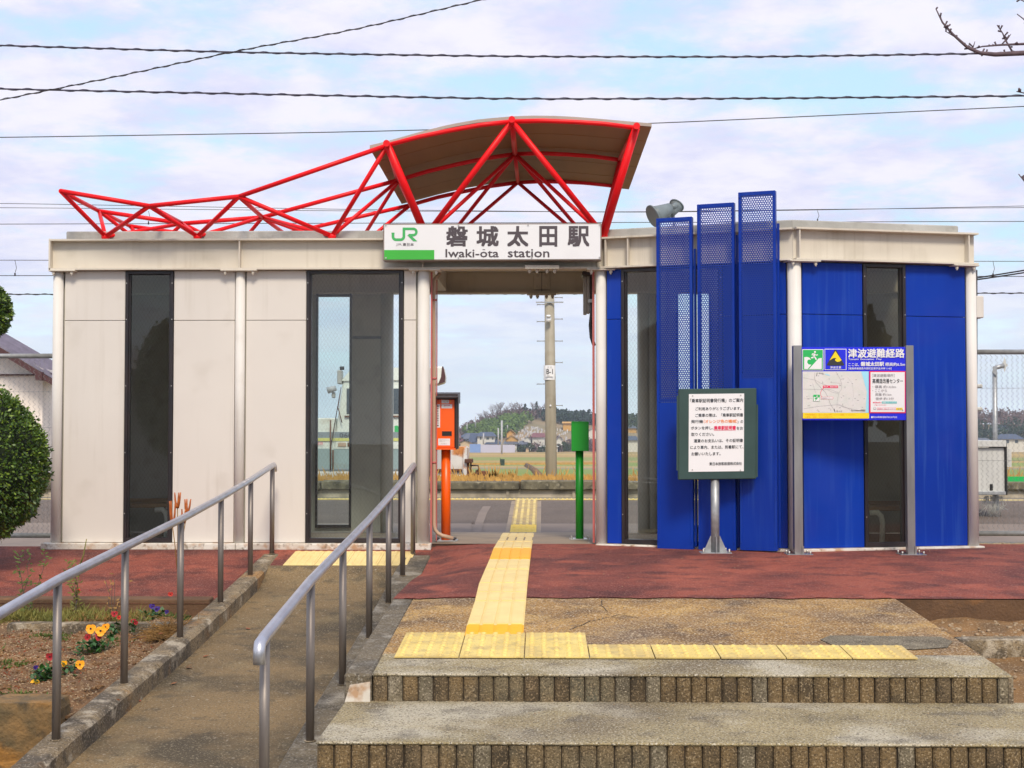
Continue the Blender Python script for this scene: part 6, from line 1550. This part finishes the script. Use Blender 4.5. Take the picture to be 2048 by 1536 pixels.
# houses seen at the far right through the fence and through the blue bay windows
house(1992, 2030, 872, 860, 850, HY + 60, 'far_wall_white', 'far_roof_blue', 'blue roofed house behind the right fence, upper one', hip=.2)
house(2002, 2052, 905, 878, 868, HY + 20, 'far_wall_white', 'far_roof_blue', 'large blue roofed house behind the right fence, lower one', hip=.2, wins=((2012, 880, 2018, 886), (2030, 880, 2036, 886)))
house(1955, 1990, 905, 884, 876, HY + 25, 'far_wall_white', 'far_roof_grey', 'grey roofed house behind the white cabinet at the right', hip=.2)
house(1253, 1275, 866, 856, 850, HY + 80, 'far_wall_orange', 'far_roof_grey', 'ochre house seen through the narrow window left of the blue screens', hip=.2)
house(1250, 1280, 900, 880, 872, HY + 30, 'far_wall_white', 'far_roof_blue', 'dark roofed house seen through the narrow window left of the blue screens, lower one', hip=.2)
m = MB(); a, b = fg(940, 905), fg(1022, 905); m.box(a.x, a.x + 3.2, a.y - 2, a.y - 1.5, fz, fz + 2.5); m.build('site_hoarding', 'far_blue', label='blue end of the long sheet fence at the field edge', cat='fence')
m = MB(); m.box(a.x + 3.3, b.x + 1.2, a.y - 2, a.y - 1.5, fz, fz + 2.3); m.build('site_hoarding', 'far_fence', label='long pale lilac sheet fence along the edge of the fields', cat='fence')
for (px, y0, y1, Y, w, lab) in ((1003.5, 841, 908, 380, .25, 'tallest thin line pole in front of the village'), (996.5, 856, 890, 400, .2, 'shorter line pole left of the tallest one'), (951, 833, 856, 500, .2, 'thin pole on the ridge left of the bamboo'), (1015, 850, 858, 460, .18, 'short pole above the ochre houses'), (967, 866, 888, 405, .2, 'pale pole in front of the white two storey house'), (934, 846, 862, 500, .2, 'thin pole near the left end of the wooded ridge')):
    m = MB(); a, b = P(px, y1, Y), P(px, y0, Y); m.tube([(a.x, Y, min(a.z, b.z)), b], w, 6); m.build('line_pole', 'metal_far', label=lab, cat='pole', group='line poles in the village')

# ---- woods
def clumps(m, c, r, n, s):
    for i in range(n):
        d = rdir(-.6, 1); q = c + Vector((d.x * r, d.y * r, d.z * r * .9)) * rnd.uniform(.55, 1); a = rdir(-1, 1); b = a.cross(rdir(-1, 1)).normalized(); a = b.cross(rdir()).normalized()
        m.add([q - a * s, q + b * s, q + a * s, q - b * s * .6], [(0, 1, 2, 3)])
def wood(name, mat, pxr, yr, n, r, label, cond=None, sz=.5):
    m = MB(); k = 0
    while k < n:
        y = rnd.uniform(*yr); px = rnd.uniform(*pxr); x = P(px, 800, y).x
        if cond and not cond(px, y): k += .2; continue
        rr = rnd.uniform(*r); c = Vector((x, y, hill_at(x, y) + rr * .7)); clumps(m, c, rr, 60, sz); k += 1
    return m.build(name, mat, kind='stuff', label=label, cat='wood')
wood('bamboo_grove', 'far_bamboo', (936, 1056), (478, 525), 150, (1.6, 2.8), 'bright green bamboo grove on the slope behind the village', cond=lambda px, y: (y - 478) > abs(px - 1000) * .35 + (18 if px > 1040 else 0) and px < 1035 + (y - 480) * .5)
wood('bare_wood', 'far_bare', (925, 1120), (530, 560), 120, (1.4, 2.6), 'leafless brown wood along the crest of the hill', sz=.35)
wood('hill_conifer_wood', 'far_conifer', (1085, 1300), (525, 560), 130, (1.8, 3.4), 'dark conifer wood along the right part of the crest')
wood('hedge_trees', 'far_green', (1030, 1200), (428, 455), 34, (.9, 1.9), 'low dark shrubs between the houses at the field edge')
wood('garden_trees', 'far_green', (905, 1050), (424, 450), 26, (.6, 1.5), 'small dark garden trees between the village houses', sz=.35)
wood('brown_thicket', 'far_bare', (1060, 1200), (430, 470), 60, (1.2, 2.4), 'brown leafless thicket right of the village houses', sz=.35)
wood('left_ridge_wood', 'far_bare', (880, 945), (505, 545), 45, (1.2, 2.0), 'brown scrub at the low left end of the ridge', sz=.35)
wood('far_left_wood', 'far_green', (600, 880), (500, 545), 110, (2, 4), 'dark wood on the hill seen through the left window')
wood('far_right_wood', 'far_green', (1230, 1500), (510, 560), 90, (1.8, 3.2), 'dark wood seen through the windows of the blue wall')
wood('right_ridge_trees', 'far_bare', (1940, 2200), (510, 560), 90, (2.2, 4.2), 'reddish brown autumn wood behind the right fence', sz=.5)
wood('right_evergreens', 'far_conifer', (1940, 2180), (470, 505), 50, (2.0, 4.0), 'dark evergreens behind the houses at the far right')
# single conifers and bare trees on the crest
def conifer(px, ytop, Y, w, label, grp=None, mat='far_conifer', base=None):
    x = P(px, 800, Y).x; zb = (hill_at(x, Y) if base is None else base); zt_ = P(px, ytop, Y).z; H = zt_ - zb
    t = thing('conifer_tree', label, 'tree', (x, Y, zb), grp)
    m = MB(); m.tube([(x, Y, zb), (x, Y, zt_ - .3)], .25, 6, r1=.06); m.build('trunk', 'bark', t)
    m = MB()
    for i in range(150):
        f = rnd.random() ** .8; z = zb + H * (.15 + .85 * f); rr = w * (1 - f) ** .8 * rnd.uniform(.4, 1.05) * (1 + .3 * math.sin(f * 22)); a = rnd.uniform(0, 6.28)
        q = Vector((x + rr * math.cos(a), Y + rr * math.sin(a), z)); s = rnd.uniform(.25, .55); d = rdir(-.6, .4); e = d.cross(rdir(-1, 1)).normalized()
        m.add([q - d * s, q + e * s * .6, q + d * s, q - e * s * .6], [(0, 1, 2, 3)])
    m.build('crown', mat, t)
for px, yt, w, lab in ((1050, 808, 1.8, 'irregular conifer on the crest left of the concrete pole'), (1073, 804, 2.0, 'tallest conifer on the crest, just left of the concrete pole'), (1060, 818, 1.8, 'low conifer between the two taller ones on the crest'), (1087, 818, 1.8, 'broad conifer touching the left side of the concrete pole'),
                       (1118, 820, 2.4, 'first conifer right of the concrete pole'), (1128, 822, 2.4, 'second conifer right of the concrete pole'), (1140, 826, 2.4, 'lowest conifer in the row right of the pole'), (1153, 820, 2.8, 'broad rounded conifer before the gap in the row'), (1167, 820, 3.0, 'conifer standing after the gap in the row'), (1178, 819, 2.8, 'rightmost conifer visible above the green box')):
    conifer(px, yt, 535 + rnd.uniform(-4, 4), w, lab)
def baretree(px, yb, yt, Y, label):
    b = P(px, yb, Y); tp_ = P(px, yt, Y); H = tp_.z - b.z; t = thing('bare_tree', label, 'tree', b, 'bare trees on the crest')
    m = MB()
    for k in range(12):
        a = rnd.uniform(-.5, .5); q = b + Vector((0, 0, H * rnd.uniform(.1, .45))); e = q + Vector((a * H * .6, rnd.uniform(-1, 1), (tp_.z - q.z) * rnd.uniform(.6, 1)))
        m.tube([q, q.lerp(e, .5) + Vector((rnd.uniform(-.3, .3), 0, 0)), e], .07, 3, r1=.03)
        for j in range(3): s_ = q.lerp(e, rnd.uniform(.4, .9)); m.tube([s_, s_ + Vector((rnd.uniform(-1.2, 1.2), 0, rnd.uniform(.4, 1.4)))], .035, 3, r1=.02)
    m.build('limbs', 'far_bare', t); m = MB(); m.tube([b - Vector((0, 0, 1)), b + Vector((0, 0, H * .6))], .16, 5, r1=.08); m.build('trunk', 'far_bare', t)
for i, (px, yb, yt) in enumerate(((985, 838, 808), (994, 834, 805), (1001, 832, 802), (1012, 832, 812), (1024, 830, 806), (1032, 830, 804), (1040, 828, 806), (1066, 828, 806), (972, 842, 822), (962, 848, 826), (1092, 826, 808), (1081, 828, 811))):
    baretree(px, yb, yt, 532, 'thin leafless tree standing out against the sky on the wooded crest')
# cemetery
m = MB()
for i in range(260):
    px = rnd.uniform(1020, 1100) if rnd.random() < .8 else rnd.uniform(1100, 1135); y = rnd.uniform(468, 505); x = P(px, 800, y).x
    z = hill_at(x, y); h = rnd.uniform(.4, 1.0); w = rnd.uniform(.13, .28); m.box(x - w, x + w, y, y + .4, z, z + h)
m.build('gravestones', 'stone_far', kind='stuff', label='dense rows of pale gravestones on the slope below the conifers', cat='gravestones')

# ---- house behind the left fence
lh = thing('tiled_roof_house', 'cream walled house with a dark tiled roof behind the left fence', 'house', P(20, 960, 31))
wl_ = P(84, 900, 30).x
m = MB(); a = P(-200, 975, 30); m.box(a.x, wl_, 30, 36, -.8, P(0, 738, 30).z); m.add([(a.x, 30, P(0, 738, 30).z), (wl_, 30, P(0, 738, 30).z), (P(-90, 640, 30).x, 30, P(-90, 640, 30).z)], [(0, 1, 2)]); m.build('wall', 'cream_wall', lh)
rl = [(-90, 640), (0, 693), (50, 722), (106, 752)]
N = 12
def rp(t, s):   # t along the slope, s away from the eave line towards the ridge end
    a = Vector(P(-110 + 235 * t, 628 + 141 * t, 29.5)); b = Vector(P(-110 + 245 * t, 600 + 141 * t, 34.5)); return a.lerp(b, s)
for k in range(9):
    m = MB(); s0, s1 = k / 9, (k + 1) / 9
    A, B, Cc, D = rp(0, s0), rp(1, s0), rp(1, s1) - Vector((0, 0, .035)), rp(0, s1) - Vector((0, 0, .035))
    m.hexa([A, B, Cc, D, A + Vector((0, 0, .07)), B + Vector((0, 0, .07)), Cc + Vector((0, 0, .03)), D + Vector((0, 0, .03))]); m.build('roof_tile_row', 'roof_tile', lh)
m = MB(); A, B = rp(0, 0) - Vector((0, .06, .13)), rp(1, 0) - Vector((0, .06, .13)); m.hexa([A, B, B + Vector((0, .05, 0)), A + Vector((0, .05, 0)), A + Vector((0, 0, .12)), B + Vector((0, 0, .12)), B + Vector((0, .05, .12)), A + Vector((0, .05, .12))]); m.build('barge_board', 'roof_trim', lh)
def lb_(x0, y0, x1, y1, Y0, Y1, nm, mat):
    p, q = P(x0, y1, Y0), P(x1, y0, Y0); m = MB(); m.box(p.x, q.x, Y0, Y1, p.z, q.z); m.build(nm, mat, lh)
lb_(-100, 748, 84, 751, 29.93, 29.999, 'tie_beam', 'roof_trim'); lb_(70, 744, 84, 760, 29.4, 29.999, 'bracket', 'roof_trim')
lb_(88, 808, 104, 884, 31.4, 31.5, 'side_window', 'glass_dark'); lb_(87, 806, 89, 886, 31.35, 31.4, 'window_frame', 'print_red')
lb_(84, 752, 140, 990, 31.5, 34, 'wing_wall', 'cream_wall')
# ---- things behind the right fence
kb = thing('platform_cabinet', 'grey white weathered cabinet box behind the right fence', 'cabinet', P(1983, 995, 17.5)); Yk = 17.5
def kbb(x0, y0, x1, y1, Y0, Y1, nm, mat, bev=.006):
    p, q = P(x0, y1, Y0), P(x1, y0, Y0); m = MB(); m.box(p.x, q.x, Y0, Y1, p.z, q.z); return m.build(nm, mat, kb, bevel=bev)
kbb(1925, 896, 2011, 986, Yk, Yk + .6, 'body', 'kiosk'); kbb(1920, 881, 2013, 894, Yk - .05, Yk + .65, 'lid', 'kiosk'); kbb(2010.5, 884, 2014, 990, Yk - .02, Yk + .6, 'edge', 'black'); kbb(1920, 983, 2012, 990, Yk - .03, Yk + .6, 'bottom_rail', 'galv'); kbb(1980, 968, 1986, 981, Yk - .01, Yk, 'tag_plate', 'black')
kbb(1935, 989, 1945, 1040, Yk + .2, Yk + .3, 'leg', 'galv'); kbb(1990, 989, 1998, 1022, Yk + .2, Yk + .3, 'leg', 'galv')
kbb(2013, 898, 2023, 934, Yk + .1, Yk + .12, 'loose_sheet', 'kiosk', 0)
m = MB()
for i in range(40):
    b = P(rnd.uniform(1968, 2008), 992, Yk + .1); m.tube([b, b + Vector((rnd.uniform(-.06, .06), 0, -.1)), b + Vector((rnd.uniform(-.1, .1), 0, rnd.uniform(-.3, -.15)))], .004, 3)
m.build('hanging_strings', 'kiosk', kb, kind='stuff')
al = thing('platform_lamp', 'steel arm lamp with a star shaped end behind the right fence', 'lamp', P(1990, 960, 19.0))
m = MB(); m.tube([P(1991, 1000, 19), P(1989.5, 745, 19)], .032, 10); m.build('pole', 'galv', al)
m = MB(); m.tube([P(1989, 745, 19), P(1990, 736, 19), P(1996, 734, 19), P(2008, 731, 19)], .03, 8); m.build('arm', 'galv', al)
m = MB(); m.hexa([P(1985.5, 745, 18.95), P(1993, 752, 18.95), P(1993, 752, 19.03), P(1985.5, 745, 19.03), P(1985.5, 733, 18.95), P(1993, 733, 18.95), P(1993, 733, 19.03), P(1985.5, 733, 19.03)]); m.build('joint', 'galv', al)
m = MB(); m.add([P(2009, 713, 19), P(2013, 728, 19), P(2017, 730, 19), P(2013, 733, 19), P(2009, 745, 19), P(2006, 733, 19), P(2003, 729, 19), P(2006, 726, 19)], [tuple(range(8))]); m.build('reflector', 'kiosk', al)
m = MB(); p, q = P(2016, 963, 24), P(2100, 953, 24); m.box(p.x, q.x, 24, 24.03, p.z, q.z); m.build('green_net', 'print_green', label='strip of green net low behind the right fence', cat='net')
ds = thing('wall_downlight', 'pale stacked lamp brackets on the back of the right corner column', 'lamp', P(1958, 840, 13))
for y0, y1 in ((768, 776), (814, 822)): p, q = P(1948, y1, 13), P(1966, y0, 13); m = MB(); m.box(p.x, q.x, 13, 13.2, p.z, q.z); m.build('bracket', 'kiosk', ds, bevel=.01)

# ================================================================== STREET SIDE, seen only in the window reflections
def mirror_house():
    t = thing('street_house', 'gabled house across the street mirrored in the narrow left window', 'house', (-13, -14, -.75))
    m = MB(); m.box(-19, -10, -20, -12, -.75, 2.3); m.build('wall', 'cream_wall', t)
    m = MB(); m.add([(-20, -11.4, 2.1), (-14.5, -11.4, 4.3), (-9, -11.4, 2.1), (-20, -20.6, 2.1), (-14.5, -20.6, 4.3), (-9, -20.6, 2.1)], [(0, 1, 4, 3), (1, 2, 5, 4), (0, 2, 1), (3, 4, 5)]); m.build('roof', 'roof_tile', t)
mirror_house()
topiary('clipped_tree', 'round clipped tree across the street mirrored in the narrow left window', [((-7.6, -6.5, 1.9), .9, .9, 1.5, 1.0)], [(-7.6, -6.5, -.7), (-7.6, -6.5, 1.8)], 5000, size=.09, cat='tree')
for i in range(9):
    a = 22 + i * 2.6 + rnd.uniform(-.5, .5); conifer(1081, 500, 40, 1, 'x') if False else None
    x, y = 2.9 + 30 * math.sin(R(a + 12)), 11.3 - 30 * math.cos(R(a + 12)); H = rnd.uniform(3.2, 4.6)
    t = thing('street_conifer', 'dark pine across the street mirrored in the window of the blue wall', 'tree', (x, y, -.75), 'pines across the street')
    m = MB(); m.tube([(x, y, -.75), (x, y, H)], .15, 6); m.build('trunk', 'bark', t); m = MB()
    for k in range(240):
        d = rdir(-1, 1); q = Vector((x, y, H * .62)) + Vector((d.x * 1.2, d.y * 1.2, d.z * H * .42)) * rnd.uniform(.5, 1); a_ = rdir(-1, 1); b_ = a_.cross(rdir(-1, 1)).normalized(); m.add([q - a_ * .28, q + b_ * .28, q + a_ * .28, q - b_ * .28], [(0, 1, 2, 3)])
    m.build('crown', 'far_conifer', t)

# ================================================================== HAZE
m = MB(); m.box(-1500, 1500, -60, 1600, -6.0, 60)
hz = m.build('haze', 'black', kind='stuff', label='thin pale haze over the fields and the far hills', cat='haze')
hm = bpy.data.materials.new('haze'); hm.use_nodes = True; nt = hm.node_tree; nt.nodes.clear()
ho = nt.nodes.new('ShaderNodeOutputMaterial'); hv = nt.nodes.new('ShaderNodeVolumePrincipled'); hv.inputs['Color'].default_value = (.80, .90, 1, 1); hv.inputs['Density'].default_value = .0004; hv.inputs['Anisotropy'].default_value = .2
nt.links.new(hv.outputs[0], ho.inputs['Volume']); hz.data.materials.clear(); hz.data.materials.append(hm)
